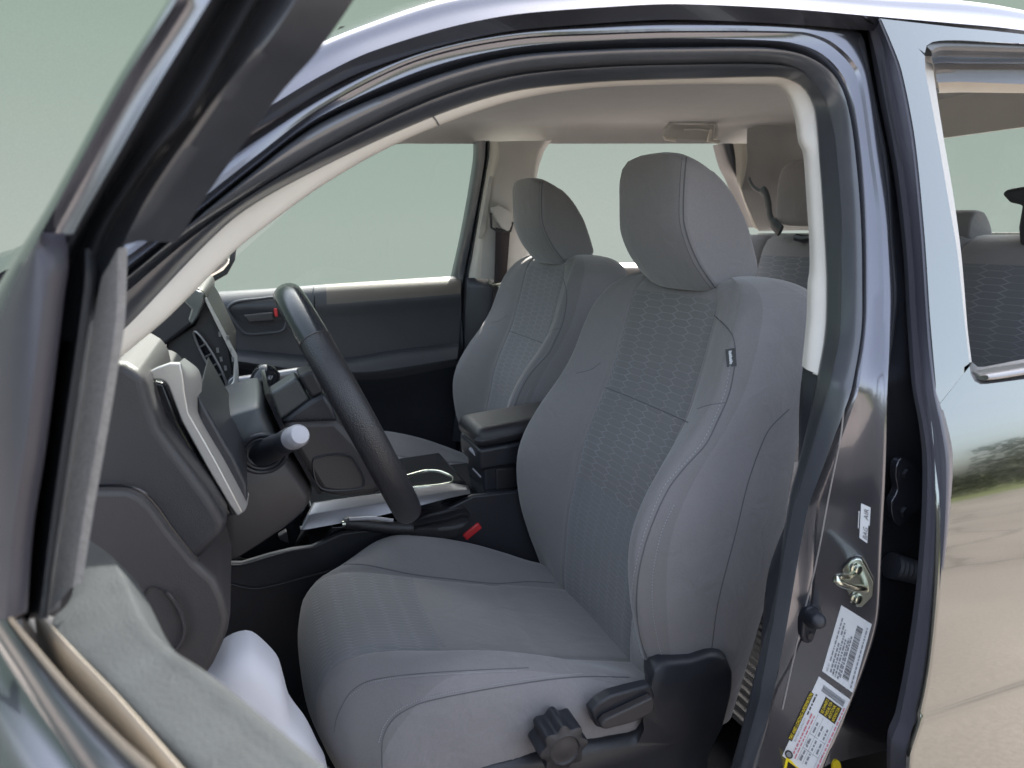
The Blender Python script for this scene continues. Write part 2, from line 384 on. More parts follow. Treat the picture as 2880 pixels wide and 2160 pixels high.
# ================================================================== THE TRUCK
TR = thing('pickup_truck', 'dark grey crew cab pickup truck with its front door open on grey cloth seats', 'pickup truck', (.8, .92, 0))

# ---- driver side aperture: bands from the roof skin in to the cabin trim
NR = 200
pB = [(-60, 800), (200, 660), (461, 510), (760, 298), (900, 214), (1117, 117), (1443, 41), (1700, 20), (1900, 11), (2205, 24), (2400, 40), (2452, 60), (2478, 110), (2493, 190), (2512, 300), (2542, 488), (2566, 705), (2578, 900), (2597, 1080), (2619, 1209), (2627, 1419), (2615, 1643), (2586, 1867), (2546, 2045), (2522, 2110), (2520, 2230)]
pC = [(-60, 870), (200, 725), (423, 575), (651, 412), (900, 260), (1171, 136), (1443, 81), (1700, 62), (1900, 54), (2260, 54), (2385, 68), (2425, 100), (2440, 160), (2463, 281), (2499, 462), (2514, 679), (2525, 824), (2515, 930), (2498, 1080), (2492, 1292), (2481, 1547), (2472, 1739), (2436, 1867), (2373, 2026), (2325, 2140), (2300, 2210)]
pD = [(-60, 980), (150, 850), (358, 722), (705, 450), (900, 304), (1171, 168), (1443, 108), (1700, 93), (1900, 87), (2260, 90), (2341, 119), (2412, 190), (2433, 271), (2455, 434), (2477, 597), (2482, 700), (2486, 824), (2484, 930), (2482, 1080), (2478, 1292), (2467, 1547), (2458, 1739), (2422, 1867), (2360, 2026), (2312, 2130), (2280, 2210)]
pD1 = [(-60, 1020), (150, 880), (340, 765), (705, 475), (900, 330), (1200, 196), (1443, 138), (1700, 118), (1900, 112), (2200, 122), (2290, 150), (2350, 205), (2388, 290), (2410, 434), (2424, 597), (2428, 700), (2428, 824), (2422, 930), (2400, 1090), (2374, 1292), (2342, 1520), (2337, 1643), (2321, 1771), (2270, 1899), (2219, 1995), (2165, 2210)]
pE = [(-60, 1060), (150, 930), (347, 787), (651, 532), (900, 347), (1225, 212), (1443, 157), (1700, 138), (1900, 133), (2151, 133), (2260, 157), (2341, 217), (2379, 325), (2401, 488), (2412, 651), (2414, 800), (2414, 895), (2405, 980), (2383, 1100), (2348, 1260), (2287, 1547), (2262, 1690), (2243, 1803), (2216, 1940), (2192, 2058), (2160, 2210)]
pF = [(-60, 1110), (150, 960), (336, 814), (542, 651), (900, 423), (1225, 266), (1443, 206), (1700, 182), (1900, 176), (2130, 174), (2215, 183), (2281, 217), (2336, 304), (2363, 543), (2370, 700), (2370, 850), (2366, 940), (2356, 1000), (2335, 1100), (2307, 1292), (2256, 1611), (2230, 1760), (2203, 1880), (2172, 2026), (2150, 2100), (2120, 2210)]
pG = [(-60, 1190), (150, 1075), (330, 935), (651, 613), (900, 469), (1215, 326), (1443, 255), (1700, 227), (1900, 220), (2130, 214), (2205, 217), (2260, 244), (2292, 304), (2309, 488), (2318, 620), (2326, 780), (2325, 895), (2318, 970), (2300, 1070), (2275, 1292), (2222, 1611), (2195, 1760), (2165, 1880), (2130, 2026), (2110, 2100), (2080, 2210)]
def brail(px, o, n=NR): return rail(px, n, o=o)
rB = brail(pB, .0); rC = brail(pC, .029); rD = brail(pD, .028); rD1 = brail(pD1, .038); rE = brail(pE, .042); rF = brail(pF, .056); rG = brail(pG, .085)
def sm(z): return max(0, min(1, (1.20 - z) / .14)) if True else 0
for r_, amt in ((rD1, .042), (rE, .032), (rF, .026), (rG, .020)):
    for i_, p_ in enumerate(r_):
        if p_.x > .3: p_.y += amt * sm(p_.z)
def mid(a, b, t, oy=0):
    return [p.lerp(q, t) + Vector((0, oy, 0)) for p, q in zip(a, b)]
BODY = None
# roof side and roof skin
pA = [(-60, 790), (0, 770), (200, 625), (450, 430), (624, 293), (705, 239), (868, 144), (1000, 87), (1247, 3), (1443, -28), (1700, -42), (1900, -45), (2205, -34), (2452, -10), (2700, 2), (2802, 14), (2900, 32)]
pB2 = [(-60, 800), (30, 755), (200, 660), (461, 510), (660, 360), (760, 298), (900, 214), (1030, 150), (1250, 80), (1443, 41), (1700, 20), (1900, 11), (2205, 24), (2452, 45), (2700, 67), (2802, 76), (2900, 88)]
rb = rail(pB2, 150, o=-.001); ra = rail(pA, 150, o=.010)
for i, p in enumerate(ra):   # crest of the roof side
    pass
ext = [Vector((0, 0, 0))]
r0 = [p + Vector((0, .016, -.012)) for p in rb]
r1 = rb; r2 = mid(rb, ra, .5, .001); r3 = ra
r4 = [p + Vector((.0, .07, .020)) for p in ra]; r5 = [p + Vector((0, .35, .045)) for p in ra]; r6 = [p + Vector((0, .75, .055)) for p in ra]
r7 = [p + Vector((0, 1.25, .02)) for p in ra]; r8 = [p + Vector((0, 1.36, -.01)) for p in ra]
# only the roof part of the outer skin runs across the cab, the pillar part stays narrow
def roofcut(r, full, k0):
    return [Vector((p.x, q.y + .03 + (p.y - q.y - .03) * max(0, min(1, (q.z - 1.50) / .10)), q.z + (p.z - q.z) * max(0, min(1, (q.z - 1.50) / .10)))) for p, q in zip(r, full)]
m = MB(); rows = across([r1, r2, r3, r4], 4); m.grid([r0] + rows, PAINT)
rr_ = [r4] + [roofcut(r, ra, 0) for r in (r5, r6, r7, r8)]
kk = [i for i, p in enumerate(ra) if p.z > 1.585]
r4c = [r4[i] for i in kk]; top_rows = [r4c] + [[Vector((r4[i].x + fx_, r4[i].y + dy_, max(r4[i].z + dz_, (1.632 + .070 * max(0, min(1, (r4[i].x - .26) / .35))) if dy_ > .1 else 0))) for i in kk] for dy_, dz_, zmin, fx_ in ((.04, .010, 0, 0), (.35, .030, 0, 0), (.75, .040, 0, 0), (1.25, .012, 0, 0), (1.36, -.002, 0, 0))]
m.grid(across(top_rows, 2), PAINT)
m.grid([r4, [p + Vector((.012, .02, -.01)) for p in r4]], PAINT)
# rearward roof run
BODY = m.build('roof', TR, smooth=50)
# aperture flanges
m = MB()
groove = mid(rB, rC, .5); groove = [p + Vector((0, .048, 0)) for p in groove]; vf = []
for i_ in range(NR):
    t_ = rB[min(i_ + 3, NR - 1)] - rB[max(i_ - 3, 0)]; vf.append(0 if rB[i_].x < .5 else min(1, max(0, (abs(t_.z) / (abs(t_.x) + abs(t_.z) + 1e-6) - .3) / .3)))
gi = [p + Vector((.072 * f_, .060, 0)) for p, f_ in zip(mid(rB, rC, .03), vf)]; gj = [p + Vector((0, .022, 0)) for p in mid(rC, rB, .08)]
rB_in = [p + Vector((.008 * f_, .006, 0)) for p, f_ in zip(mid(rB, rC, .02), vf)]
m.grid([rB, rB_in, gi, groove, gj, rC], GLOSSB, matf=lambda i, j: PAINT)
rCx = mid(rC, rD, .5, -.003)
m.grid(across([rC, rCx, rD], 3), PAINT)
q1 = [p + Vector((0, .003, 0)) for p in mid(rD, rD1, .12)]; q2 = [p + Vector((0, .002, 0)) for p in mid(rD, rD1, .55)]; q3 = [p + Vector((0, .0, 0)) for p in mid(rD, rD1, .86)]
q4 = [p + Vector((0, -.006, 0)) for p in mid(rD, rD1, .95)]; q5 = [p + Vector((0, -.004, 0)) for p in mid(rD1, rE, .15)]
m.grid([rD, q1, q2, q3, q4, q5, mid(rD1, rE, .4, .004), [p + Vector((0, .012, 0)) for p in rE]], PAINT)
FRAME = m.build('door_frame', TR, smooth=35); FTREE = bvh(FRAME)
m = MB(); q_ = [p for p, _ in onsurf(FTREE, [(2376, 1130), (2364, 1228), (2330, 1400), (2300, 1560), (2262, 1720), (2232, 1850), (2200, 1995)], 60, .0004)]; m.tube([q_[0]] + [q_[i] for i in range(1, len(q_)) if (q_[i] - q_[i - 1]).length < .03], .0010, mat('pale_edge_highlight', (.30, .28, .27), .4, var=.05), seg=6); m.build('flange_highlight', TR)  # thin pale tube added as the bright edge highlight of the flange
# weatherstrip: a fat bulb and a lip
m = MB(); e0 = [p + Vector((0, .012, 0)) for p in rE]
ws = [e0, rE, mid(rE, rF, .3, -.013), mid(rE, rF, .72, -.010), [p + Vector((0, .002, 0)) for p in rF], mid(rF, rG, .10, .003), mid(rF, rG, .22, -.006), mid(rF, rG, .6, -.009), mid(rF, rG, .9, -.003), rG, [p + Vector((.004, .006, 0)) for p in rG]]
BULB = mat('seal_bulb_sheen', (.065, .070, .080), .30, coat=.9, coatr=.18, var=.08, vscale=30)  # bulb rubber paler than the lip: its sheen is put into the colour
m.grid(across(ws, 3), RUBBER, matf=lambda i, j: BULB if i < 12 else RUBBER); m.build('weatherstrip', TR, smooth=60)
# cream garnish inside the seal
pH = [(150, 1180), (330, 1010), (461, 900), (662, 700), (760, 624), (900, 524), (1063, 429), (1231, 353), (1443, 282), (1660, 247), (1900, 236), (2100, 236), (2195, 241), (2227, 271), (2249, 336), (2258, 400), (2272, 430), (2281, 543), (2291, 700), (2291, 770), (2286, 800), (2283, 900), (2270, 1040)]
pGi = [(150, 1080), (330, 930), (440, 820), (651, 608), (740, 550), (900, 464), (1070, 385), (1215, 322), (1443, 250), (1700, 222), (1900, 215), (2130, 209), (2205, 212), (2262, 240), (2296, 304), (2306, 380), (2313, 488), (2324, 620), (2331, 780), (2331, 850), (2331, 895), (2325, 970), (2302, 1056)]
g1 = rail(pGi, 120, o=.089); h1 = rail(pH, 120, o=.104)
m = MB(); m.grid(across([[p + Vector((0, .010, 0)) for p in g1], g1, mid(g1, h1, .5, -.003), h1, [p + Vector((.004, .014, .002)) for p in h1]], 3), CREAM)
tr_ = m.build('pillar_trim', TR, smooth=60)
tree = bvh(tr_); m = MB(); seam(m, tree, [(1213, 324), (1225, 336), (1234, 352)], SEAMM, .0012, 8); m.build('trim_joint', tr_)
# dark lower pillar panel behind the seal
pJ = [(2150, 900), (2249, 1119), (2236, 1387), (2160, 1611), (2128, 1963), (2095, 2220)]
g2 = rail([(2340, 960), (2310, 1100), (2282, 1292), (2230, 1611), (2175, 1880), (2115, 2220)], 50, o=.085)
m = MB(); j1 = rail([(2262, 1000), (2249, 1119), (2236, 1387), (2160, 1611), (2128, 1963), (2095, 2220)], 50, o=.12)
m.grid(across([g2, j1, [p + Vector((.03, .006, 0)) for p in j1], [p + Vector((.12, .012, 0)) for p in j1]], 3), BLK); m.build('pillar_panel', TR, smooth=60)

# ---- rear door
RD = part('rear_door', TR, (1.3, 0, .9))
pR0 = [(2474, 52), (2500, 110), (2531, 190), (2569, 380), (2596, 651), (2612, 895), (2628, 1100, -.006), (2649, 1196, -.016), (2665, 1292, -.029), (2663, 1420, -.039), (2655, 1547, -.045), (2637, 1720, -.050), (2610, 1899, -.054), (2578, 2058, -.057), (2558, 2103, -.058), (2553, 2230, -.058)]
r0_ = rail(pR0, 120, o=-.004)
seal = rail([(2456, 60), (2470, 130), (2493, 260), (2537, 488), (2564, 705), (2576, 900), (2592, 1100, .010), (2612, 1209, -.002), (2622, 1300, -.014), (2622, 1419, -.023), (2616, 1540, -.029), (2600, 1720, -.034), (2576, 1880, -.038), (2543, 2045, -.04), (2521, 2100, -.04), (2518, 2230, -.04)], 120, o=.02)
m = MB(); m.grid(across([[p + Vector((.012, .024, 0)) for p in seal], seal, mid(seal, r0_, .10, -.008), mid(seal, r0_, .22, -.002), mid(seal, r0_, .27, .012), mid(seal, r0_, .33, -.004), mid(seal, r0_, .65, -.005), mid(seal, r0_, .88, .001), [p + Vector((.004, .002, 0)) for p in r0_], [p + Vector((.02, .010, 0)) for p in r0_]], 3), mat('slate_hem', (.075, .075, .092), .45, coat=.2, coatr=.3, var=.05), matf=None); m.build('door_seal', RD, smooth=60)
# upper frame with the window opening
UW = 60
lead = rail([(2629, 1088, -.006), (2638, 1130, -.010), (2652, 1190, -.018), (2668, 1292, -.033), (2666, 1420, -.043), (2658, 1547, -.049), (2640, 1720, -.055), (2613, 1899, -.058), (2581, 2058, -.062), (2563, 2103, -.063), (2553, 2230, -.063), (2545, 2400, -.063)], 300, o=-.03)
def leadx(z):
    b = min(lead, key=lambda p: abs(p.z - z)); return b.x
XL = leadx(1.178)
le = rail([(2474, 52), (2500, 110), (2531, 190), (2569, 380), (2596, 651), (2612, 895), (2628, 1085)], UW - 1, o=-.004) + [Vector((XL, -.004, 1.178))]
wi = rail([(2601, 150), (2603, 200), (2612, 250), (2640, 400), (2667, 560), (2692, 705), (2713, 900), (2727, 1030)], UW, o=-.004)
m = MB(); m.grid([[p + Vector((.022, .018, 0)) for p in le], [p + Vector((.004, .003, 0)) for p in le], mid(le, wi, .04), mid(le, wi, .35), mid(le, wi, .7), wi], PAINTS)
tp = rail([(2474, 52), (2560, 62), (2700, 78), (2802, 88), (2960, 106), (3300, 150)], 40, o=-.004)
wt = rail([(2601, 150), (2606, 128), (2629, 116), (2694, 113), (2960, 127), (3300, 150)], 40, o=-.004)
m.grid([tp, mid(tp, wt, .3), wt], PAINTS)
lb = [Vector((XL + (1.9 - XL) * (k / 39) ** 1.3, -.0045, 1.178)) for k in range(40)]; wb = rail([(2727, 1030), (2733, 1062), (2752, 1080), (2800, 1077), (3300, 1010)], 40, o=-.004)
m.grid([lb, mid(lb, wb, .5), wb], PAINTS); skin = m.build('window_frame', RD, smooth=35)
# lower skin: convex panel that mirrors sky, wood and road
def skin_y(z):  # outward bulge
    t = 1.175 - z
    st_ = max(0, min(1, (.848 - z) / .014)); st_ = st_ * st_ * (3 - 2 * st_)
    return -.004 - .34 * t * math.exp(-t * 3.2) - .045 * t - .0028 * st_
top = [P(px, py, o=-.004) for px, py in ((2628, 1087), (2664, 1098))]
rows = []; zs = [1.178, 1.165, 1.15, 1.13, 1.11, 1.08, 1.05, 1.0, .95, .9, .87, .850, .844, .840, .834, .82, .8, .75, .7, .65, .6, .55, .5, .45]
fx = {}
for z in zs:
    y = skin_y(z); x0 = leadx(z)
    rows.append([Vector((x0 + .003, y + .008, z)), Vector((x0, y + .004, z)), Vector((x0 + .0015, y + .001, z)), Vector((x0 + .004, y, z)), Vector((x0 + .007, y, z))] + [Vector((x0 + .012 + (1.9 - x0) * (k / 14) ** 1.3, y, z)) for k in range(15)])
m = MB(); m.grid(across(rows, 3), PAINTS); m.build('door_skin', RD, smooth=60)
# beltline mouldings and upper window trim (black) + cream inner header
def rl(px, n=40, o=0): return rail(px, n, o=o)
wi2 = rl([(2622, 180), (2640, 300), (2656, 400), (2683, 560), (2704, 720), (2722, 932), (2733, 1019)], UW, .030)
m = MB(); m.grid(across([wi, [p + Vector((0, .012, 0)) for p in mid(wi, wi2, .3)], wi2], 3), CREAMD)
wb2 = rl([(2727, 1030), (2740, 1052), (2760, 1060), (2880, 1040), (3300, 975)], 40, .012); wb3 = rl([(2735, 1019), (2745, 1030), (2760, 1033), (2880, 1010), (3300, 945)], 40, .030)
m.grid(across([wb, wb2, wb3], 3), SILV)
m.build('window_channel', RD, smooth=50)
b0 = rl([(2606, 130), (2629, 118), (2694, 115), (2960, 128), (3300, 150)], 40, .002); b1_ = rl([(2620, 165), (2640, 158), (2700, 160), (2960, 165), (3300, 180)], 40, .016)
b2_ = rl([(2626, 180), (2640, 176), (2700, 178), (2960, 180), (3300, 195)], 40, .010); b3_ = rl([(2630, 200), (2700, 196), (2960, 198), (3300, 210)], 40, .03); b4_ = rl([(2636, 232), (2700, 230), (2960, 240), (3300, 255)], 40, .034)
m = MB(); m.grid(across([b0, mid(b0, b1_, .5, -.004), b1_, b2_, b3_, b4_], 3), RUBBER); m.build('window_header', RD, smooth=60)
m = MB(); b5 = rl([(2638, 230), (2700, 230), (2960, 238), (3300, 255)], 40, .05); b6 = rl([(2642, 262), (2700, 260), (2960, 264), (3300, 280)], 40, .065)
m.grid([b5, b6, [p + Vector((0, .03, .01)) for p in b6]], CREAM); m.build('header_trim', RD, smooth=60)
m = MB(); c1 = rl([(2772, 1052), (2800, 1048), (2880, 1035), (3300, 965)], 30, -.008); c2 = rl([(2772, 1070), (2800, 1068), (2880, 1055), (3300, 985)], 30, -.008)
m.grid(across([[p + Vector((0, .02, 0)) for p in c1], c1, mid(c1, c2, .5, -.004), c2, [p + Vector((0, .02, 0)) for p in c2]], 3), SILV); m.build('belt_moulding', RD, smooth=60)

# ---- cab interior shell
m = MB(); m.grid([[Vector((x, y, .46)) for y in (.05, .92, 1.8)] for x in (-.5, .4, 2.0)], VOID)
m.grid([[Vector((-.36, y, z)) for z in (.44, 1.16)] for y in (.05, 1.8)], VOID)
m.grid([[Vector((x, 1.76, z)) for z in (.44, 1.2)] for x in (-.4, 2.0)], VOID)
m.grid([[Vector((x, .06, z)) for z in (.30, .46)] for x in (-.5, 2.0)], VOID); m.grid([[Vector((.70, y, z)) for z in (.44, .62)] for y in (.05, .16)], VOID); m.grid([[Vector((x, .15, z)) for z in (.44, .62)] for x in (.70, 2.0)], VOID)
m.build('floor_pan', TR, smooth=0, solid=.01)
# headliner
def hz(x, y): # domed
    e = min(1, max(0, (y - .30) / .12)); f = min(1, max(0, (1.56 - y) / .22)); q = min(1, max(0, (x - .30) / .25))
    return 1.600 + .075 * math.sin(e * math.pi / 2) * 1 * math.sin(f * math.pi / 2) - .02 * (1 - q)
hl = [p for p in h1]
rows = []
for i, p in enumerate(h1):
    if p.z < 1.44 and p.x > .5: continue
    if p.z < 1.60 and p.x < .42: continue
    rows.append(p)
rows = [p for p in rows if p.x < .80]
a = [p + Vector((0, .0, 0)) for p in rows]
xs = sorted([p.x for p in rows])
head = rows
ends = [Vector((x, 1.57, 1.634)) for x in [rows[0].x + .12 + (rows[-1].x + .02 - rows[0].x - .12) * k / (len(rows) - 1) for k in range(len(rows))]]
r_a = rows; r_b = [p + Vector((.01, .08, .030 if p.z > 1.6 else .03)) for p in rows]
r_c = [a_.lerp(b_, .35) + Vector((0, 0, .060)) for a_, b_ in zip(rows, ends)]; r_d = [a_.lerp(b_, .7) + Vector((0, 0, .058)) for a_, b_ in zip(rows, ends)]
r_e = [p + Vector((0, -.07, .025)) for p in ends]; r_f = [p + Vector((0, .01, -.004)) for p in ends]
for L__ in (r_a, r_b, r_c, r_d):
    pass
front = [q for q in rows if q.z > 1.59]
# simple well-behaved grid instead: x by y
m = MB(); X = [ .26, .32, .38, .46, .55, .65, .75, .9, 1.1, 1.3, 1.5, 1.7, 1.85]
def hline(x, y):
    fr = min(1, max(0, (x - .26) / .16))
    sd = min(1, max(0, (y - .25) / .10)); fs = min(1, max(0, (1.585 - y) / .10))
    bx = min(1, max(0, (1.85 - x) / .20))
    fq = min(1, max(0, (x - .28) / .35)); return 1.618 + .018 * min(1, fq * 2) + .048 * fq * math.sin(sd * math.pi / 2) * math.sin(fs * math.pi / 2) * math.sin(bx * math.pi / 2)
Y = [.235, .26, .29, .33, .40, .6, .9, 1.2, 1.40, 1.46, 1.50, 1.53, 1.56, 1.585]
rows2 = []
for x in X:
    rr = []
    for y in Y:
        xx = x + (.09 * (1 - abs((y - .92) / .68) ** 2) * -1 if x < .5 else 0) * 0
        rr.append(Vector((xx, y, hline(x, y) - (.03 if y < .25 else 0))))
    rows2.append(rr)
m.grid(across(rows2, 3), LINER); HL = m.build('headliner', TR, smooth=60)
# grab handle and the recess it sits in
gh = [P(a_, b_, y=1.50) for a_, b_ in ((1872, 388), (1900, 394), (1880, 380), (1885, 352), (1900, 345))]
m = MB(); pr = spline([P(a_, b_, y=1.46) for a_, b_ in ((1868, 385), (1872, 362), (1890, 346), (1925, 341), (1990, 344), (2012, 352), (2016, 366), (2010, 392))], 40)
m.tube(pr, .005, CREAMD, seg=8); m.tube([P(1925, 363, y=1.45), P(1960, 362, y=1.45), P(1996, 366, y=1.45)], .004, CREAMD)
m.tube([P(2000, 366, y=1.44), P(1992, 396, y=1.44), P(2022, 400, y=1.44)], .006, CREAM); m.tube([P(1870, 385, y=1.44), P(1872, 391, y=1.44), P(1900, 394, y=1.44)], .005, CREAM)
m.grid([[P(1875, 388, y=1.475), P(1885, 350, y=1.475)], [P(2005, 394, y=1.475), P(2008, 350, y=1.475)]], CREAMD)
m.build('grab_handle', TR, smooth=60, label='folded grab handle on the far side of the roof lining')

# ---- far side: pillar, passenger door, rear corner
def fy(z): return 1.70 - .38 * max(0, z - 1.245)
def PF(px, py, d=0):   # leaning far-side plane
    dr = ray(px, py); t = (1.70 + d - CAM.y + .38 * (1.245 - CAM.z)) / (dr.y + .38 * dr.z)
    p = CAM + dr * t
    return p if p.z > 1.245 else P(px, py, y=1.70 + d)
def rf(px, n=30, d=0): return spline([PF(a_, b_, d) for a_, b_ in px], n)
FP = part('far_pillar', TR, (.75, 1.6, .9), label='pale pillar trim between the far side windows')
a0 = rf([(1345, 396), (1344, 440), (1325, 560), (1302, 680), (1280, 776), (1270, 830), (1285, 1000), (1270, 1240)], 40, 0); a1 = rf([(1377, 396), (1376, 440), (1356, 560), (1334, 690), (1318, 781), (1312, 860), (1312, 1000), (1310, 1240)], 40, -.02)
m = MB(); m.grid(across([[p + Vector((0, .05, 0)) for p in a0], a0, mid(a0, a1, .55, -.01), mid(a0, a1, .7, .004), mid(a0, a1, .8, -.008), a1], 2), RUBBER); m.build('door_seal', FP, smooth=60)
a2 = rf([(1377, 398), (1376, 440), (1356, 560), (1334, 690), (1316, 783)], 30, -.018); a3 = rf([(1400, 398), (1404, 440), (1388, 499), (1366, 600), (1358, 680), (1352, 783)], 30, -.045)
a4 = rf([(1535, 396), (1512, 430), (1502, 488), (1495, 560), (1478, 700), (1464, 785)], 30, -.045); a5 = rf([(1552, 394), (1530, 425), (1512, 488), (1504, 560), (1490, 700), (1476, 785)], 30, .02)
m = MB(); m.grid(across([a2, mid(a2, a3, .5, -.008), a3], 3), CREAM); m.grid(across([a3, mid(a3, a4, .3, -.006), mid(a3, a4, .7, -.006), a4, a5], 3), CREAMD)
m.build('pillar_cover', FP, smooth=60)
m = MB(); m.prism([PF(a_, b_, -.052) for a_, b_ in ((1376, 495), (1386, 497), (1364, 650), (1352, 672), (1346, 670))], Vector((0, .006, 0)), CREAMD); m.build('cover_edge', FP, smooth=0)
# shoulder belt guide, webbing, buckle
m = MB(); m.prism([PF(a_, b_, -.075) for a_, b_ in ((1383, 584), (1402, 575), (1424, 586), (1441, 596), (1440, 634), (1430, 652), (1410, 640), (1388, 606))], Vector((0, .02, 0)), CREAMD)
m.build('belt_guide', FP, bevel=.004); m = MB(); m.tube([PF(a_, b_, -.07) for a_, b_ in ((1380, 600), (1382, 640), (1396, 648), (1436, 650), (1442, 625))], .004, BLK); m.build('belt_ring', FP)
w0 = rf([(1394, 640), (1390, 780), (1381, 900), (1370, 1010)], 20, -.07); w1 = rf([(1434, 650), (1424, 780), (1412, 900), (1400, 1010)], 20, -.07)
m = MB(); m.grid([w0, w1], mat('brown_webbing', (.035, .026, .028), .8, bump=.6, bscale=700)); m.build('belt_webbing', FP, solid=.002)
m = MB(); m.tube([PF(a_, b_, -.085) for a_, b_ in ((1372, 790), (1384, 803), (1400, 800), (1418, 795))], .006, CHROME); m.tube([PF(a_, b_, -.085) for a_, b_ in ((1402, 803), (1403, 820), (1412, 826), (1420, 808))], .004, CHROME); m.build('belt_tongue', FP)
m = MB(); a6 = rf([(1312, 781), (1306, 900), (1306, 1100), (1290, 1300)], 20, -.03); a7 = rf([(1480, 781), (1480, 900), (1500, 1100), (1500, 1300)], 20, -.03); m.grid([a6, a7], BLK); m.build('lower_cover', FP, solid=.01)

PD = part('passenger_door', TR, (.2, 1.7, .9), label='closed far side front door seen from inside')
def X_(px_y, y): # rail across the door: list of (px,py), given y
    return rail(px_y, 60, y=y)
k0 = X_([(440, 832), (580, 822), (750, 812), (884, 802), (1100, 788), (1290, 776)], 1.712); k1 = X_([(440, 838), (580, 829), (750, 820), (884, 810), (1100, 796), (1296, 784)], 1.685)
k2 = X_([(440, 868), (600, 862), (884, 858), (1100, 842), (1296, 826)], 1.655); k3 = X_([(440, 900), (600, 896), (884, 900), (1100, 885), (1298, 868)], 1.672)
k4 = X_([(460, 960), (700, 985), (884, 1000), (976, 1006), (1100, 985), (1290, 962)], 1.680); k5 = X_([(460, 965), (700, 992), (884, 1012), (976, 1014), (1100, 995), (1290, 972)], 1.650)
k6 = X_([(460, 985), (700, 1020), (884, 1044), (1030, 1046), (1100, 1038), (1286, 1008)], 1.615); k7 = X_([(460, 1000), (700, 1040), (884, 1066), (1033, 1068), (1110, 1062), (1282, 1030)], 1.640)
k8 = X_([(460, 1100), (700, 1130), (884, 1140), (1033, 1150), (1110, 1148), (1282, 1130)], 1.690); k9 = X_([(460, 1260), (700, 1330), (884, 1330), (1033, 1330), (1110, 1330), (1282, 1330)], 1.700)
CARDM = mat('door_card_vinyl', (.050, .052, .058), .42, bump=.3, bscale=500, btype='voronoi', var=.05, vscale=12)
CARDLIT = mat('sunlit_cap_vinyl', (.12, .105, .088), .40, bump=.3, bscale=500, btype='voronoi', var=.05, vscale=12)  # paler, warmer card vinyl: sunlight on the door top put into its colour
m = MB(); m.grid(across([k0, k1, k2, k3, k4, k5, k6, k7, k8, k9], 3), CARDM, matf=lambda i, j: (CARDLIT if i < 6 and j > 30 else CARDM) if i < 21 else BLK)  # sunlit band painted along the top behind the joint
DC = m.build('door_card', PD, smooth=50); tree = bvh(DC); m = MB(); seam(m, tree, [(881, 800), (883, 830), (884, 860), (885, 900)], GLOSSB, .0022, 14); m.build('card_joint', PD)
m = MB(); bz = [P(a_, b_, y=1.655) for a_, b_ in ((640, 868), (662, 850), (720, 842), (795, 842), (800, 925), (740, 938), (690, 938), (668, 915))]
m.tube(spline(bz, 50, closed=True) + [bz[0]], .0045, CARDM, seg=8, caps=False); inn = [P(a_, b_, y=1.668) for a_, b_ in ((668, 882), (690, 874), (790, 866), (792, 900), (700, 912), (680, 905))]
m.poly(inn, BLK); hb = m.build('handle_bezel', PD, smooth=60); MB().prism([P(a_, b_, y=1.64) for a_, b_ in ((684, 886), (768, 878), (770, 902), (700, 908))], Vector((0, .01, 0)), DASHB).build('door_handle', PD, bevel=.004)
MB().prism([P(a_, b_, y=1.645) for a_, b_ in ((770, 868), (780, 868), (782, 892), (772, 890))], Vector((0, .012, 0)), RED).build('lock_tab', PD, bevel=.002, label='small red lock tab')
m = MB(); s0 = rail([(655, 1064), (700, 1058), (780, 1046), (850, 1036), (868, 1038)], 30, y=1.50); s1 = rail([(658, 1092), (700, 1086), (780, 1074), (850, 1062), (872, 1048)], 30, y=1.50)
m.grid(across([[p + Vector((0, .02, 0)) for p in s0], s0, mid(s0, s1, .5, -.006), s1, [p + Vector((0, .02, 0)) for p in s1]], 3), SILV); m.build('dash_strip', TR, smooth=60, label='bright silver strip across the passenger side of the dash')
m = MB(); s2 = rail([(655, 1000), (760, 1020), (900, 1030)], 20, y=1.40)
# far mirror
MI = part('door_mirror', TR, (-.2, 1.85, 1.25), label='far side door mirror seen past the pillar')
mo = [(668, 695), (664, 732), (642, 772), (609, 791), (575, 794), (556, 780), (545, 740), (600, 690)]
MB().prism([P(a_, b_, y=1.86) for a_, b_ in mo], Vector((-.05, .12, 0)), BLK).build('mirror_housing', MI, bevel=.008)
MB().poly([P(a_, b_, y=1.852) for a_, b_ in ((648, 712), (644, 740), (628, 760), (600, 775), (575, 778), (562, 770), (560, 730), (610, 705))], MIRR).build('mirror_pane', MI, solid=.003)
# windscreen, far windows
m = MB(); m.poly([Vector((-.42, .12, 1.16)), Vector((.26, .33, 1.655)), Vector((.30, 1.52, 1.655)), Vector((-.42, 1.72, 1.16))], GLASS); m.build('windscreen', TR, smooth=0, solid=.004)
m = MB(); m.poly([Vector((-.15, 1.715, 1.23)), Vector((.36, 1.585, 1.64)), Vector((.84, 1.585, 1.64)), Vector((.66, 1.715, 1.23))], GLASS); m.build('door_glass', PD, smooth=0, solid=.003)

# rear corner + back wall with back window
m = MB(); yb = lambda z: 1.68 - .30 * max(0, z - 1.3)
x0, x1 = 1.74, 1.80
def wall(y0, y1, z0, z1): m.grid([[Vector((x0 + .10 * (1.34 - z) * -.2, y, z)) for z in (z0, (z0 + z1) / 2, z1)] for y in (y0, (y0 + y1) / 2, y1)], CREAMD)
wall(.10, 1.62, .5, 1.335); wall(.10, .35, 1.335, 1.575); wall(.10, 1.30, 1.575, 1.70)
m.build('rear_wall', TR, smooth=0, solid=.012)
m = MB(); m.poly([Vector((1.75, .34, 1.32)), Vector((1.75, 1.25, 1.32)), Vector((1.75, 1.25, 1.58)), Vector((1.75, .34, 1.58))], GLASS); m.build('back_window', TR, smooth=0, solid=.003)
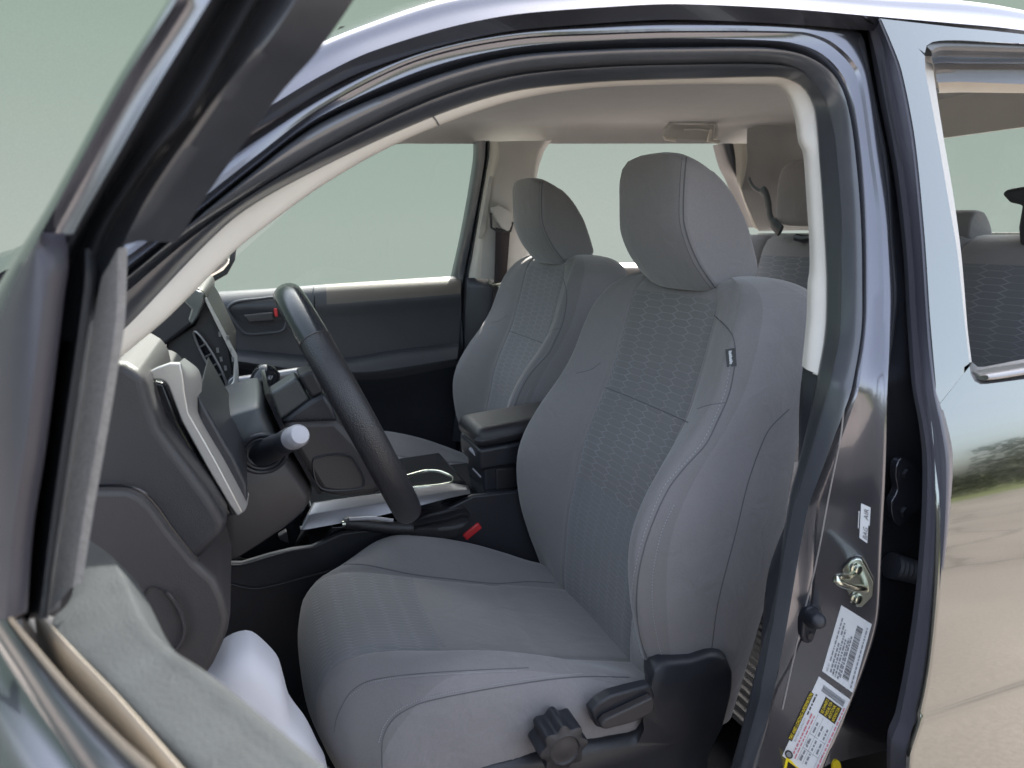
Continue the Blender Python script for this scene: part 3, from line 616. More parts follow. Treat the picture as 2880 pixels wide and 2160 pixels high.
# far rear door top, window opening end
e0_ = rf([(2030, 404), (2036, 430), (2048, 470), (2066, 505), (2085, 560), (2110, 640)], 20, 0); e1_ = rf([(2062, 404), (2068, 440), (2070, 480), (2072, 510), (2090, 560), (2118, 640)], 20, -.02); e2_ = rf([(2100, 404), (2102, 450), (2094, 500), (2086, 535), (2105, 590), (2135, 650)], 20, -.03)
m = MB(); m.grid(across([[p + Vector((0, .05, 0)) for p in e0_], e0_, mid(e0_, e1_, .5, -.01), e1_], 2), RUBBER); m.build('rear_window_seal', TR, smooth=60)
m = MB(); m.grid(across([e1_, mid(e1_, e2_, .5, -.006), e2_], 3), CREAM)
ex = [e2_[0] + Vector((0, 0, .06))] + e2_; e3_ = [Vector((1.74, 1.24, p.z)) for p in ex]
m.grid(across([ex, [p.lerp(q, .5) + Vector((.05, .06, 0)) for p, q in zip(ex, e3_)], e3_], 4), LINER)
m.build('rear_corner_trim', TR, smooth=60)
rs0 = rf([(1440, 738), (1560, 738), (1790, 740), (2150, 742)], 30, .01); rs1 = rf([(1440, 752), (1560, 752), (1790, 755), (2150, 758)], 30, -.03); rs2 = rf([(1440, 900), (1560, 900), (1790, 900), (2150, 900)], 30, -.04); rs3 = rf([(1440, 1500), (1560, 1500), (1790, 1500), (2250, 1500)], 30, -.04)
m = MB(); m.grid(across([rs0, mid(rs0, rs1, .5, -.006), rs1, mid(rs1, rs2, .3, -.02), rs2, rs3], 2), CARDM, matf=lambda i, j: CARDLIT if i < 5 else BLK); m.build('rear_door_card', TR, smooth=60, label='inner panel of the far side rear door')  # top rows take the vinyl with sunlight painted in
# hanging belt in rear corner
m = MB(); bp_ = [P(a_, b_, x=1.60) for a_, b_ in ((2106, 500), (2114, 520), (2130, 535), (2150, 540), (2160, 570), (2166, 610), (2178, 630), (2196, 650))]
m.tube(spline(bp_, 30), .012, BLK, rad=[.007] * 10 + [.016] * 8 + [.014] * 6 + [.02] * 6, flat=.3); m.build('rear_seat_belt', TR, smooth=60, label='black belt webbing hanging in the far rear corner')

# ---- rear seat
RS = part('rear_seat', TR, (1.55, .9, .7))
def rear_prof(y):
    # x,z profile: top-back, crest, front face down, cushion
    b = .012 * math.cos((y - .92) / .11 * math.pi) if abs(y - .92) < .3 else 0
    return [Vector((1.71, y, 1.28)), Vector((1.70, y, 1.315)), Vector((1.665, y, 1.333)), Vector((1.62, y, 1.325)), Vector((1.595, y, 1.29)), Vector((1.57, y, 1.20)), Vector((1.54, y, 1.05)), Vector((1.50, y, .90)), Vector((1.47, y, .78)),
            Vector((1.40, y, .745)), Vector((1.20, y, .755)), Vector((1.04, y, .76)), Vector((1.0, y, .72)), Vector((1.01, y, .60))]
rows = []; Ys = [.14, .145, .16, .24, .34, .40, .415, .43, .52, .60, .70, .72, .74, .86, .94, .955, .97, 1.04, 1.12, 1.135, 1.15, 1.28, 1.42, 1.435, 1.45, 1.56, 1.62, 1.635]
for y in Ys:
    pr = rear_prof(y); dip = 0
    if y in (.415, .72, .955, 1.135, 1.435): dip = .010
    if y in (.14, 1.635): dip = .03
    elif y in (.145,): dip = .012
    rows.append([p + Vector((dip if i < 9 else 0, 0, -dip)) for i, p in enumerate(pr)])
m = MB(); rr = [spline(r, 50) for r in rows]
uvs = [[(p.y, sum(((r[k] - r[k - 1]).length for k in range(1, j + 1)), 0.0)) for j, p in enumerate(r)] for r in rr]
def rm(i, j):
    y = .5 * (rr[i][0].y + rr[min(i + 1, len(rr) - 1)][0].y); return HEXR if (1.136 < y < 1.434 or .416 < y < .71) and 6 < j < 34 else FAB
m.grid(rr, FAB, matf=rm, uvs=uvs); m.build('bench', RS, smooth=55)
def headrest(name, parent, yc, xc, zc, w, h, d, fmat, smat, prof=None, lab=None):
    """wide at the foot, leaning crest; section in x-z swept across the car"""
    pr = prof or [(-.5, -.40), (-.36, -.50), (.0, -.50), (.36, -.44), (.50, -.32), (.42, -.05), (.25, .25), (.05, .46), (-.16, .50), (-.38, .42), (-.50, .15), (-.52, -.15)]
    base = spline([Vector((a_ * d, 0, b_ * h)) for a_, b_ in pr], 56, closed=True)
    cen = Vector((-.08 * d, 0, -.05 * h)); rows = []; ks = [-1, -.995, -.975, -.94, -.88, -.78, -.6, -.3, 0, .3, .6, .78, .88, .94, .975, .995, 1]
    for k in ks:
        s_ = (1 - abs(k) ** 7) ** (1 / 2.6) * .16 + .84 if abs(k) < 1 else .80
        s_ = s_ * (1 - .05 * k * k)
        rows.append([Vector((xc, yc + k * w / 2, zc)) + cen + (p - cen) * s_ for p in base])
    m = MB(); m.grid(rows, fmat, closed_v=True, matf=lambda i, j: smat if (i < 3 or i > 12) else fmat); m.poly(rows[0], smat); m.poly(rows[-1], smat)
    return m.build(name, parent, smooth=60, label=lab)
o_ = headrest('headrest', RS, 1.245, 1.66, 1.462, .25, .20, .13, FAB, SIDEF); o_ = headrest('headrest', RS, .785, 1.68, 1.355, .12, .075, .085, mat('sunlit_cloth', (.16, .16, .16), .88, var=.05), FAB, lab='low middle headrest of the rear seat')
m = MB(); m.prism([P(a_, b_, x=1.60) for a_, b_ in ((2815, 546), (2828, 533), (2880, 524), (2980, 520), (2980, 700), (2866, 690), (2862, 640), (2872, 578), (2838, 570))], Vector((.09, 0, 0)), BLK); m.build('headrest', RS, bevel=.02, label='dark headrest at the near end of the rear seat')
m = MB(); m.tube([P(2240, 668, x=1.60), P(2262, 672, x=1.60), P(2300, 668, x=1.60)], .012, BLK); m.build('headrest_guide', RS)
# ribbed rear floor mat
m = MB(); rows = []
Xs = [.74 + .0065 * k for k in range(130)]
rows = [[Vector((x, y, .52 + (.004 if k % 3 else 0))) for y in (.155, .5, .9)] for k, x in enumerate(Xs)]
m.grid(rows, mat('ribbed_rubber', (.026, .028, .034), .45, var=.1, vscale=20)); m.build('ribbed_floor_mat', TR, smooth=20, label='black ribbed rubber mat on the rear floor')

# ---- FRONT SEATS
def make_seat(parent_):
    st = part('front_seat', parent_, (.45, .54, .46), label='grey cloth driver seat with hexagon patterned centre')
    yc = .54
    # backrest: stations z: rear x, ridge x, insert x, half width ridge, half width side
    T = [ # z, xr, xf(ridge), xi(insert), wr, ws
        (.585, .700, .565, .560, .235, .245), (.64, .715, .548, .548, .238, .250), (.70, .730, .530, .545, .242, .256), (.76, .745, .512, .550, .246, .262), (.83, .763, .497, .558, .250, .268), (.91, .778, .494, .578, .251, .270),
        (.97, .786, .510, .594, .250, .270), (1.03, .795, .548, .620, .248, .268), (1.09, .805, .598, .650, .248, .270), (1.14, .822, .630, .668, .248, .272), (1.19, .846, .650, .684, .244, .270), (1.23, .850, .668, .696, .236, .262),
        (1.262, .846, .688, .706, .220, .246), (1.284, .834, .708, .716, .196, .216), (1.297, .812, .726, .730, .162, .176), (1.303, .780, .748, .750, .11, .12)]
    tv = [Vector((a_, b_, c_)) for a_, b_, c_, *_ in T]
    def sec(t):
        z, xr, xf, xi, wr, ws = t; dep = xr - xf; ins = min(.14, wr * .62)
        half = [(0, xi + .008), (ins * .5, xi + .006), (ins, xi), (ins + .010, xi - .002), (ins + (wr - ins) * .35, xi + (xf - xi) * .45), (ins + (wr - ins) * .72, xf + .006), (wr, xf), (wr + (ws - wr) * .8, xf + dep * .16), (ws, xf + dep * .45), (ws * .985, xf + dep * .78), (ws * .90, xr - dep * .04), (ws * .6, xr), (0, xr + .002)]
        L1 = [Vector((x, yc - l, z)) for l, x in half]; L2 = [Vector((x, yc + l, z)) for l, x in half[1:-1]]
        return L1 + L2[::-1]
    stn = [Vector(t[:3]) for t in T]
    # interpolate stations
    fine = []
    for i in range(len(T) - 1):
        for k in range(5):
            t = k / 5; a_ = T[i - 1] if i else tuple(2 * p - q for p, q in zip(T[0], T[1])); b_ = T[i]; c_ = T[i + 1]; d_ = T[i + 2] if i + 2 < len(T) else tuple(2 * p - q for p, q in zip(T[-1], T[-2]))
            fine.append(tuple(cr(p, q, r, s_, t) for p, q, r, s_ in zip(a_, b_, c_, d_)))
    fine.append(T[-1])
    rows = []; SUBK = 4
    for t in fine:
        c = sec(t); n_ = len(c); rr = []
        for i in range(n_):
            a_, b_, c2, d_ = c[i - 1], c[i], c[(i + 1) % n_], c[(i + 2) % n_]
            l1 = (c2 - b_).length + 1e-9; a_ = b_ - (b_ - a_) * min(1, l1 / ((b_ - a_).length + 1e-9)); d_ = c2 + (d_ - c2) * min(1, l1 / ((d_ - c2).length + 1e-9))
            for k in range(SUBK): rr.append(cr(a_, b_, c2, d_, k / SUBK))
        rows.append(rr)
    nc = len(rows[0])
    ins_cols = set(list(range(0, 2 * SUBK)) + list(range(nc - 2 * SUBK, nc)))
    vv = [0]
    for i in range(1, len(rows)): vv.append(vv[-1] + (rows[i][0] - rows[i - 1][0]).length)
    uvs = [[(p.y, vv[i]) for p in r] for i, r in enumerate(rows)]
    zs_ = [r[0].z for r in rows]
    # horizontal seam groove across the insert, seam grooves along the insert edges
    for i, r in enumerate(rows):
        for j in (2 * SUBK, nc - 2 * SUBK):
            r[j] = r[j] + Vector((.0035, 0, 0))
    def bm_(i, j):
        z = zs_[i]
        if j in ins_cols and z < 1.262: return HEX if z > 1.072 else (HEX if z > .90 else HEXS)
        if 7 * SUBK <= j <= nc - 7 * SUBK: return SIDEF
        return FAB
    m = MB(); m.grid(rows, FAB, closed_v=True, matf=bm_, uvs=uvs); m.poly(rows[-1], FAB); m.poly(rows[0], BLK)
    tmp = m.build('tmp', None, smooth=50); tree = bvh(tmp)
    bpy.data.objects.remove(tmp)
    seam(m, tree, [(2009, 887), (2042, 918), (2061, 945), (2068, 985), (2066, 1028), (2050, 1109), (2015, 1190), (1985, 1250), (1930, 1310), (1885, 1367), (1848, 1440), (1815, 1530), (1795, 1620), (1790, 1700), (1800, 1790), (1823, 1860)], SEAMM, .0011, 90)
    stitches(m, tree, [(2054, 1028), (2038, 1105), (1973, 1246), (1873, 1361), (1835, 1440), (1803, 1530), (1783, 1620), (1778, 1700), (1788, 1790), (1808, 1855)], STIT, 80)
    stitches(m, tree, [(1895, 1420), (1860, 1497), (1838, 1600), (1834, 1692), (1845, 1780), (1862, 1850)], STIT, 50)
    seam(m, tree, [(2220, 1150), (2161, 1211), (2109, 1341), (2070, 1497), (2020, 1692), (2002, 1823)], SEAMM, .0010, 60)
    seam(m, tree, [(1698, 1088), (1760, 1112), (1850, 1150), (1936, 1188)], SEAMM, .0009, 40)
    seam(m, tree, [(1960, 1150), (1990, 1140), (2040, 1132)], SEAMM, .0007, 20)
    seam(m, tree, [(1620, 1050), (1660, 1040), (1690, 1020)], SEAMM, .0007, 20)
    # small woven tag
    h = onsurf(tree, [(2066, 980), (2070, 1030)], 4, .001)
    if len(h) >= 4:
        a_, na = h[0]; b_, nb = h[-1]; sd_ = (b_ - a_).normalized().cross(na)
        tg = MB(); tg.prism([a_ - sd_ * .001, a_ + sd_ * .013, b_ + sd_ * .013, b_ - sd_ * .001], na * .0012, DASH)
        for k in range(5):
            c_ = a_.lerp(b_, .22 + k * .14) + na * .0018 + sd_ * .006; tg.box(c_, .005, .0012, .0032 if k % 2 else .0050, LABEL)
        tg.build('seat_tag', st, smooth=0, label='small dark woven tag on the side bolster')
    BK = m.build('backrest', st, smooth=50, normals=True)
    # headrest, outline read from the near side
    hp = [(1925, 420), (1921, 520), (1922, 621), (1936, 680), (1962, 745), (2000, 805), (2023, 827), (2080, 815), (2137, 797), (2154, 775), (2148, 730), (2121, 621), (2100, 570), (2077, 524), (2045, 480), (2012, 448), (1974, 423), (1950, 415)]
    base = spline([P(a_, b_, y=.415) for a_, b_ in hp], 72, closed=True); cen = sum(base, Vector()) / len(base); rows = []
    for k in [-1, -.99, -.965, -.92, -.85, -.74, -.55, -.28, 0, .28, .55, .74, .85, .92, .965, .99, 1]:
        pw_ = 7 if k < 0 else 2.3; s_ = (.78 if k < 0 else .50) + (.22 if k < 0 else .50) * (1 - abs(k) ** pw_) ** .5; sz_ = (.70 + .30 * (1 - abs(k) ** 5) ** .5) if k < 0 else .30 + .70 * (1 - k * k) ** .5
        fr_ = .012 * (1 - k * k)      # the face bows forward a little
        rows.append([Vector((cen.x, yc + k * .122, cen.z)) + Vector(((p.x - cen.x) * s_ - (fr_ if p.x < cen.x else 0), 0, (p.z - cen.z + .035) * (.15 + .85 * sz_) - .035)) for p in base])
    m = MB(); m.grid(rows, FAB, closed_v=True, matf=lambda i, j: SIDEF if (i < 3 or i > 12) else FAB); m.poly(rows[0], SIDEF); m.poly(rows[-1], SIDEF)
    tmp = m.build('tmp', None, smooth=60); tree = bvh(tmp); bpy.data.objects.remove(tmp)
    seam(m, tree, [(1932, 424), (1924, 520), (1923, 621), (1940, 685), (1968, 745), (2006, 802), (2022, 820)], SEAMM, .0012, 70)
    seam(m, tree, [(1920, 424), (1912, 520), (1911, 621), (1929, 690), (1956, 750), (1995, 806), (2012, 822)], SEAMM, .0006, 70)
    m.build('headrest', st, smooth=60)
    for yy in (.47, .61): MB().tube([Vector((.765, yy, 1.24)), Vector((.745, yy, 1.34))], .006, CHROME).build('headrest_post', st)
    # cushion
    insp = [(.62, .640), (.55, .668), (.45, .698), (.35, .724), (.24, .758), (.15, .786), (.10, .795), (.06, .790), (.032, .768), (.020, .735), (.020, .68), (.045, .60), (.08, .545)]
    rig = [(.62, .655), (.52, .692), (.45, .728), (.385, .760), (.30, .792), (.20, .810), (.14, .803), (.09, .780), (.052, .745), (.030, .705), (.025, .66), (.045, .60), (.08, .545)]
    sid = [(.62, .62), (.52, .655), (.45, .690), (.385, .715), (.30, .735), (.20, .742), (.14, .730), (.10, .700), (.062, .67), (.042, .64), (.040, .61), (.05, .58), (.08, .545)]
    low = [(.62, .55), (.52, .55), (.45, .55), (.385, .55), (.30, .55), (.20, .55), (.15, .55), (.11, .55), (.085, .55), (.07, .548), (.068, .547), (.075, .546), (.09, .545)]
    def off(l): return .075 * (abs(l) / .25) ** 3
    def mk(prof, l, dz=0, a_=None, t=0):
        pts = []
        for i, (x, z) in enumerate(prof):
            if a_: x = x + (a_[i][0] - x) * t; z = z + (a_[i][1] - z) * t
            f_ = max(0, min(1, (.30 - x) / .22)); pts.append(Vector((x + off(l) * f_, yc + l, z + dz)))
        return spline(pts, 60)
    cols = []
    for s_ in (-1, 1):
        side = [mk(low, s_ * .262), mk(low, s_ * .272, 0, sid, .5), mk(sid, s_ * .270), mk(sid, s_ * .260, 0, rig, .55), mk(sid, s_ * .243, 0, rig, .88), mk(rig, s_ * .218), mk(insp, s_ * .185, .000, rig, .60), mk(insp, s_ * .152, .001, rig, .12), mk(insp, s_ * .140, -.003)]
        cols.append(side)
    rails_ = cols[0] + [mk(insp, -.13), mk(insp, -.07, -.003), mk(insp, 0, -.004), mk(insp, .07, -.003), mk(insp, .13)] + cols[1][::-1]
    G_ = across(rails_, 4); nr = len(G_)
    # lateral seams pressed into the insert
    for r in G_:
        for i, p in enumerate(r):
            l = abs(p.y - yc)
            if l < .14:
                for xs_ in (.235, .385):
                    xx = xs_ + .02 * math.cos(l * 8)
                    dd = (p.x - xx) / .008
                    if p.z > .68: r[i] = p + Vector((0, 0, -.0045 * math.exp(-dd * dd)))
    # pull folds on the near side towards the lever
    for r in G_:
        for i, p in enumerate(r):
            if p.y < yc - .235 and p.x > .22:
                for (ax, az, bx, bz_, am) in ((.34, .655, .47, .715, .007), (.36, .635, .50, .705, .006), (.28, .672, .42, .700, .004)):
                    vx, vz = bx - ax, bz_ - az; L2 = vx * vx + vz * vz; t = max(-.3, min(1.1, ((p.x - ax) * vx + (p.z - az) * vz) / L2))
                    dx = p.x - ax - vx * t + .0; dz = p.z - az - vz * t - .012 * math.sin(max(0, min(1, t)) * math.pi)
                    r[i] = r[i] + Vector((0, -am * math.exp(-(dx * dx + dz * dz) / (.0075 ** 2)), 0))
    uvs = [[(p.x, p.y) for p in r] for r in G_]
    def cm(i, j):
        l = abs(.5 * (G_[i][30].y + G_[min(i + 1, nr - 1)][30].y) - yc)
        return (HEXS if G_[i][j].x < .235 and G_[i][j].z > .70 else FAB) if l < .139 else (SIDEF if l > .25 else FAB)
    m = MB(); m.grid(G_, FAB, matf=cm, uvs=uvs)
    tmp = m.build('tmp', None, smooth=50); tree = bvh(tmp); bpy.data.objects.remove(tmp)
    seam(m, tree, [(1075, 2190), (1075, 2087), (1090, 2045), (1118, 2012), (1185, 1977), (1350, 1942), (1533, 1913), (1640, 1903), (1770, 1905)], SEAMM, .0010, 90)
    stitches(m, tree, [(1066, 2087), (1082, 2040), (1112, 2004), (1180, 1968), (1350, 1932), (1533, 1904), (1635, 1895)], STIT, 90)
    seam(m, tree, [(940, 2060), (947, 2018), (983, 1950), (1029, 1918), (1100, 1903), (1212, 1892), (1350, 1884), (1487, 1878)], SEAMM, .0008, 80)
    stitches(m, tree, [(985, 1958), (1034, 1924), (1100, 1909), (1212, 1899), (1350, 1892), (1450, 1888)], STIT, 70)
    seam(m, tree, [(905, 1602), (960, 1588), (1029, 1589), (1157, 1615), (1280, 1630), (1390, 1641), (1487, 1636), (1560, 1640)], SEAMM, .0012, 80)
    m.build('cushion', st, smooth=50)
    # plastics on the near side
    sh = [(1377, 2155), (1507, 2121), (1646, 2086), (1788, 2063), (1811, 2036), (1842, 1968), (1836, 1925), (1838, 1885), (1862, 1866), (1953, 1857), (1992, 1842), (2030, 1838), (2053, 1854), (2068, 1892), (2065, 1946), (2040, 2046), (2000, 2125), (1990, 2260), (1300, 2260), (1330, 2170)]
    a_ = spline([P(q[0], q[1], y=.262) for q in sh], 90, closed=True, lin=True); cen = sum(a_, Vector()) / len(a_)
    m = MB(); m.grid([[p + Vector((.01, .045, 0)) for p in a_], [p + Vector((0, .012, 0)) for p in a_], [p.lerp(cen, .02) + Vector((0, .003, 0)) for p in a_], [p.lerp(cen, .06) + Vector((0, -.001, 0)) for p in a_], [p.lerp(cen, .5) + Vector((0, -.010, 0)) for p in a_]], BLK, closed_v=True); m.poly([p.lerp(cen, .5) + Vector((0, -.010, 0)) for p in a_], BLK)
    m.build('side_shield', st, smooth=55)
    lv = [(1665, 2007), (1690, 1980), (1723, 1961), (1780, 1945), (1836, 1932), (1846, 1961), (1840, 2008), (1784, 2036), (1704, 2056), (1680, 2050)]
    a_ = spline([P(q[0], q[1], y=.236) for q in lv], 60, closed=True, lin=True)
    m = MB(); m.prism([p + Vector((0, .004, 0)) for p in a_], Vector((0, .020, 0)), BLK); m.build('recline_lever', st, bevel=.007, smooth=50)
    b_ = [P(q[0], q[1], y=.226) for q in ((1690, 2040), (1704, 2024), (1836, 1962), (1842, 1975), (1838, 2005), (1784, 2032), (1706, 2052), (1692, 2050))]
    m = MB(); m.prism(spline(b_, 40, closed=True, lin=True), Vector((0, .014, 0)), DASHB); m.build('lever_face', st, bevel=.004)
    # star knob
    kc = P(1588, 2108, y=.215); m = MB(); rows = []
    for dy, s_, fl in ((.045, 1, .13), (.004, 1, .13), (.001, .98, .13), (0, .93, .12), (-.001, .72, .0), (-.0025, .66, 0), (.0005, .60, 0), (.001, .52, 0), (-.002, .3, 0)):
        rr = []
        for k in range(96):
            an = 2 * math.pi * k / 96 + .2; r_ = .033 * s_ * (1 + fl * (math.cos(8 * an)) * .85)
            rr.append(kc + Vector((math.cos(an) * r_, dy, math.sin(an) * r_)))
        rows.append(rr)
    m.grid(rows, BLK, closed_v=True, matf=lambda i, j: DASHB if i >= 2 else BLK); m.poly(rows[-1], DASHB); m.build('height_knob', st, smooth=35)
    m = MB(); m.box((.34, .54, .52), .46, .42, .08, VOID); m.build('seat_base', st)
    return st
SEAT = make_seat(TR)
# the passenger seat: the same seat, further across and a touch lower
off_ = Vector((.075, .77, .012))
ps = SEAT.copy(); COL.objects.link(ps); ps.parent = TR; ps.matrix_parent_inverse = SEAT.matrix_parent_inverse.copy(); ps.location = SEAT.location + off_; ps['label'] = 'grey cloth passenger seat on the far side'
for ch in list(SEAT.children):
    if ch.name.startswith('seat_tag'): continue
    c = ch.copy(); COL.objects.link(c); c.parent = ps; c.matrix_parent_inverse = ch.matrix_parent_inverse.copy()

# ---- steering wheel and column
SW = part('steering_wheel', TR, (.13, .54, 1.13))
wc = Vector((.131, .54, 1.135)); wt_ = Vector((.163, 0, -.39)).normalized(); wy = Vector((0, 1, 0)); wn = Vector((.39, 0, .163)).normalized()
m = MB(); rows = []; R0 = .189
for k in range(96):
    an = 2 * math.pi * k / 96; c = wc + (wt_ * math.cos(an) + wy * math.sin(an)) * R0; rd = (c - wc).normalized()
    rows.append([c + (rd * math.cos(t) * .0180 + wn * math.sin(t) * .0215) for t in [2 * math.pi * q / 20 for q in range(20)]])
def wm(i, j):
    an = 2 * math.pi * (i + .5) / 96; a_ = abs(((an + math.pi) % (2 * math.pi)) - math.pi)   # 0 = bottom
    return LEATHS if a_ > 2.35 else LEATH
m.grid(rows, LEATH, closed_u=True, closed_v=True, matf=wm); m.build('rim', SW, smooth=60)
for an in (2.35, -2.35):
    c = wc + (wt_ * math.cos(an) + wy * math.sin(an)) * R0; rd_ = (c - wc).normalized()
    MB().tube([c + (rd_ * math.cos(t) * .0182 + wn * math.sin(t) * .0217) for t in [2 * math.pi * q / 30 for q in range(31)]], .0007, DASHB, seg=5, caps=False).build('rim_joint', SW)
MB().prism([P(a_, b_, y=.46) for a_, b_ in ((756, 1110), (835, 1058), (874, 1124), (786, 1186))], Vector((0, .05, 0)), mat('spoke_cover_grey', (.050, .056, .058), .4, bump=.2, bscale=900, btype='voronoi', var=.05)).build('spoke_cover', SW, bevel=.005)
MB().prism([P(a_, b_, y=.455) for a_, b_ in ((838, 1056), (884, 1040), (912, 1104), (876, 1122))], Vector((0, .06, 0)), DASH).build('hub_top', SW, bevel=.005)
MB().prism([P(a_, b_, y=.452) for a_, b_ in ((790, 1188), (876, 1124), (912, 1106), (935, 1140), (952, 1186), (830, 1192))], Vector((0, .08, 0)), BLK).build('spoke', SW, bevel=.006)
hub = MB().prism([P(a_, b_, y=.450) for a_, b_ in ((788, 1194), (830, 1180), (950, 1176), (1010, 1240), (1075, 1325), (1078, 1388), (1040, 1396), (961, 1400), (900, 1390), (826, 1270))], Vector((0, .16, 0)), DASHB)
tmp = hub.build('tmp', None); tree = bvh(tmp); bpy.data.objects.remove(tmp)
zz = []
for k in range(27): zz.append((828 + k * 4.4, 1180 + (4 if k % 2 else -4)))
m = MB(); q_ = [P(a_, b_, y=.4475) for a_, b_ in zz]; m.tube(q_, .0009, BLK, seg=4)
m.build('spoke_stitching', SW, smooth=0)
hb = hub.build('hub', SW, bevel=.012)
m = MB(); rr_ = [P(a_, b_, y=.4485) for a_, b_ in ((884, 1290), (940, 1278), (985, 1284), (1005, 1310), (1024, 1352), (1018, 1372), (950, 1380), (905, 1374), (888, 1352), (880, 1310))]
m.tube(spline(rr_, 60, closed=True) + [spline(rr_, 60, closed=True)[0]], .0014, BLK, seg=5, caps=False); m.build('hub_panel_line', SW)
# column shroud: rounded body along the column
CS = part('steering_column', TR, (0, .54, 1.05))
def barrel(px, y0, y1, matr, nm, par, n=50, pw=2.6):
    a_ = spline([P(q[0], q[1], y=y0 + .03) for q in px], n, closed=True); cen = sum(a_, Vector()) / n; m = MB(); rows = []
    for k in [-1, -.97, -.9, -.78, -.6, -.3, 0, .3, .6, .78, .9, .97, 1]:
        s_ = .80 + .20 * (1 - abs(k) ** pw) ** .5 if abs(k) < 1 else .8
        rows.append([Vector((cen.x + (p.x - cen.x) * s_, (y0 + y1) / 2 + k * (y1 - y0) / 2, cen.z + (p.z - cen.z) * s_)) for p in a_])
    m.grid(rows, matr, closed_v=True); m.poly(rows[0], matr); m.poly(rows[-1], matr); return m.build(nm, par, smooth=60)
barrel([(560, 1190), (600, 1160), (651, 1140), (736, 1118), (752, 1150), (775, 1204), (800, 1262), (760, 1330), (700, 1360), (600, 1330), (560, 1250)], .43, .66, mat('column_plastic', (.042, .048, .052), .42, bump=.2, bscale=900, btype='voronoi', var=.05), 'upper_shroud', CS)
barrel([(600, 1260), (700, 1250), (800, 1262), (836, 1300), (889, 1385), (872, 1418), (812, 1473), (760, 1508), (704, 1545), (640, 1580), (600, 1560), (590, 1460), (600, 1360)], .425, .70, DASHB, 'lower_shroud', CS)
m = MB(); m.prism([P(a_, b_, y=.44) for a_, b_ in ((745, 1112), (757, 1106), (800, 1200), (905, 1388), (892, 1390), (790, 1210))], Vector((0, .20, 0)), GLOSSB); m.build('shroud_gap', CS)
# stalks
def lathe(p0, p1, prof, matr, nm, par, matf=None, seg=28):
    ax = (p1 - p0); Ln = ax.length; ax.normalize(); u = ax.orthogonal().normalized(); v_ = ax.cross(u); rows = []
    for t, r in prof: rows.append([p0 + ax * (Ln * t) + (u * math.cos(2 * math.pi * k / seg) + v_ * math.sin(2 * math.pi * k / seg)) * r for k in range(seg)])
    m = MB(); m.grid(rows, matr, closed_v=True, matf=matf); m.poly(rows[0], matr); m.poly(rows[-1], matf(len(rows) - 2, 0) if matf else matr); return m.build(nm, par, smooth=50)
ST = lathe(P(722, 1284, y=.46), P(845, 1222, y=.30), [(-.02, .030), (.0, .030), (.06, .026), (.10, .020), (.2, .018), (.5, .0165), (.62, .0145), (.64, .0150), (.82, .0155), (.83, .0140), (.86, .0145), (.96, .0140), (1.0, .011), (1.01, .004)], BLK, 'indicator_stalk', CS, matf=lambda i, j: GREYTIP if i >= 9 else BLK)
bt = P(740, 1276, y=.418); m = MB()
for r_, w_ in ((.030, .0035), (.024, .003)):
    m.tube([bt + Vector((0, .0, 0)) + (Vector((1, 0, 0)) * math.cos(t) + Vector((0, -.3, .95)) * math.sin(t)) * r_ for t in [2 * math.pi * k / 40 for k in range(41)]], w_, BLK, seg=8, caps=False)
m.build('stalk_boot', CS, smooth=60)
lathe(P(700, 1150, y=.66), P(762, 1034, y=.70), [(0, .012), (.2, .014), (.45, .018), (.6, .022), (.8, .023), (.93, .019), (1, .010), (1.02, .003)], GLOSSB, 'wiper_stalk', CS)
m = MB()
for a_, b_ in ((756, 1064), (752, 1078), (745, 1088), (733, 1092)): m.box(P(a_, b_, y=.665), .004, .002, .003, GREYTIP)
m.build('stalk_marks', CS, smooth=0)

# ---- dashboard
DB = part('dashboard', TR, (-.2, .9, 1.0))
DE = extr('end_cover', [(60, 1010), (304, 1017), (352, 1021), (385, 1040), (410, 1060), (424, 1120), (453, 1205), (500, 1270), (540, 1322), (590, 1390), (637, 1466), (632, 1505), (555, 1580), (434, 1560), (60, 1560)], .165, .40, DASH, DB, bevel=.022, seg=6)
extr('fuse_cover', [(40, 1378), (236, 1374), (357, 1374), (400, 1392), (434, 1425), (482, 1492), (555, 1582), (608, 1630), (632, 1680), (647, 1738), (640, 1780), (622, 1826), (600, 1872), (575, 1910), (480, 1990), (40, 1990)], .160, .36, DASHB, DB, bevel=.008, seg=4)
m = MB(); a_ = spline([P(q[0], q[1], y=.158) for q in ((420, 1650), (470, 1668), (500, 1710), (517, 1770), (512, 1800), (490, 1830), (440, 1800), (400, 1700))], 50, closed=True); cen = sum(a_, Vector()) / 50
m.grid([[p for p in a_], [p.lerp(cen, .10) + Vector((0, .012, 0)) for p in a_], [p.lerp(cen, .2) + Vector((0, .016, 0)) for p in a_]], DASH, closed_v=True); m.poly([p.lerp(cen, .2) + Vector((0, .016, 0)) for p in a_], DASH)
m.tube(spline([P(q[0], q[1], y=.155) for q in ((470, 1665), (504, 1712), (520, 1770), (512, 1802), (492, 1832))], 30), .002, DASHB, seg=6); m.build('fuse_cover_grip', DB, smooth=60)
tree = bvh(DE); m = MB(); m.tube(rail([(190, 1368), (236, 1367), (357, 1367), (405, 1386), (440, 1420), (488, 1488), (560, 1578)], 60, y=.159), .0014, GLOSSB, seg=5); m.build('panel_line', DB)
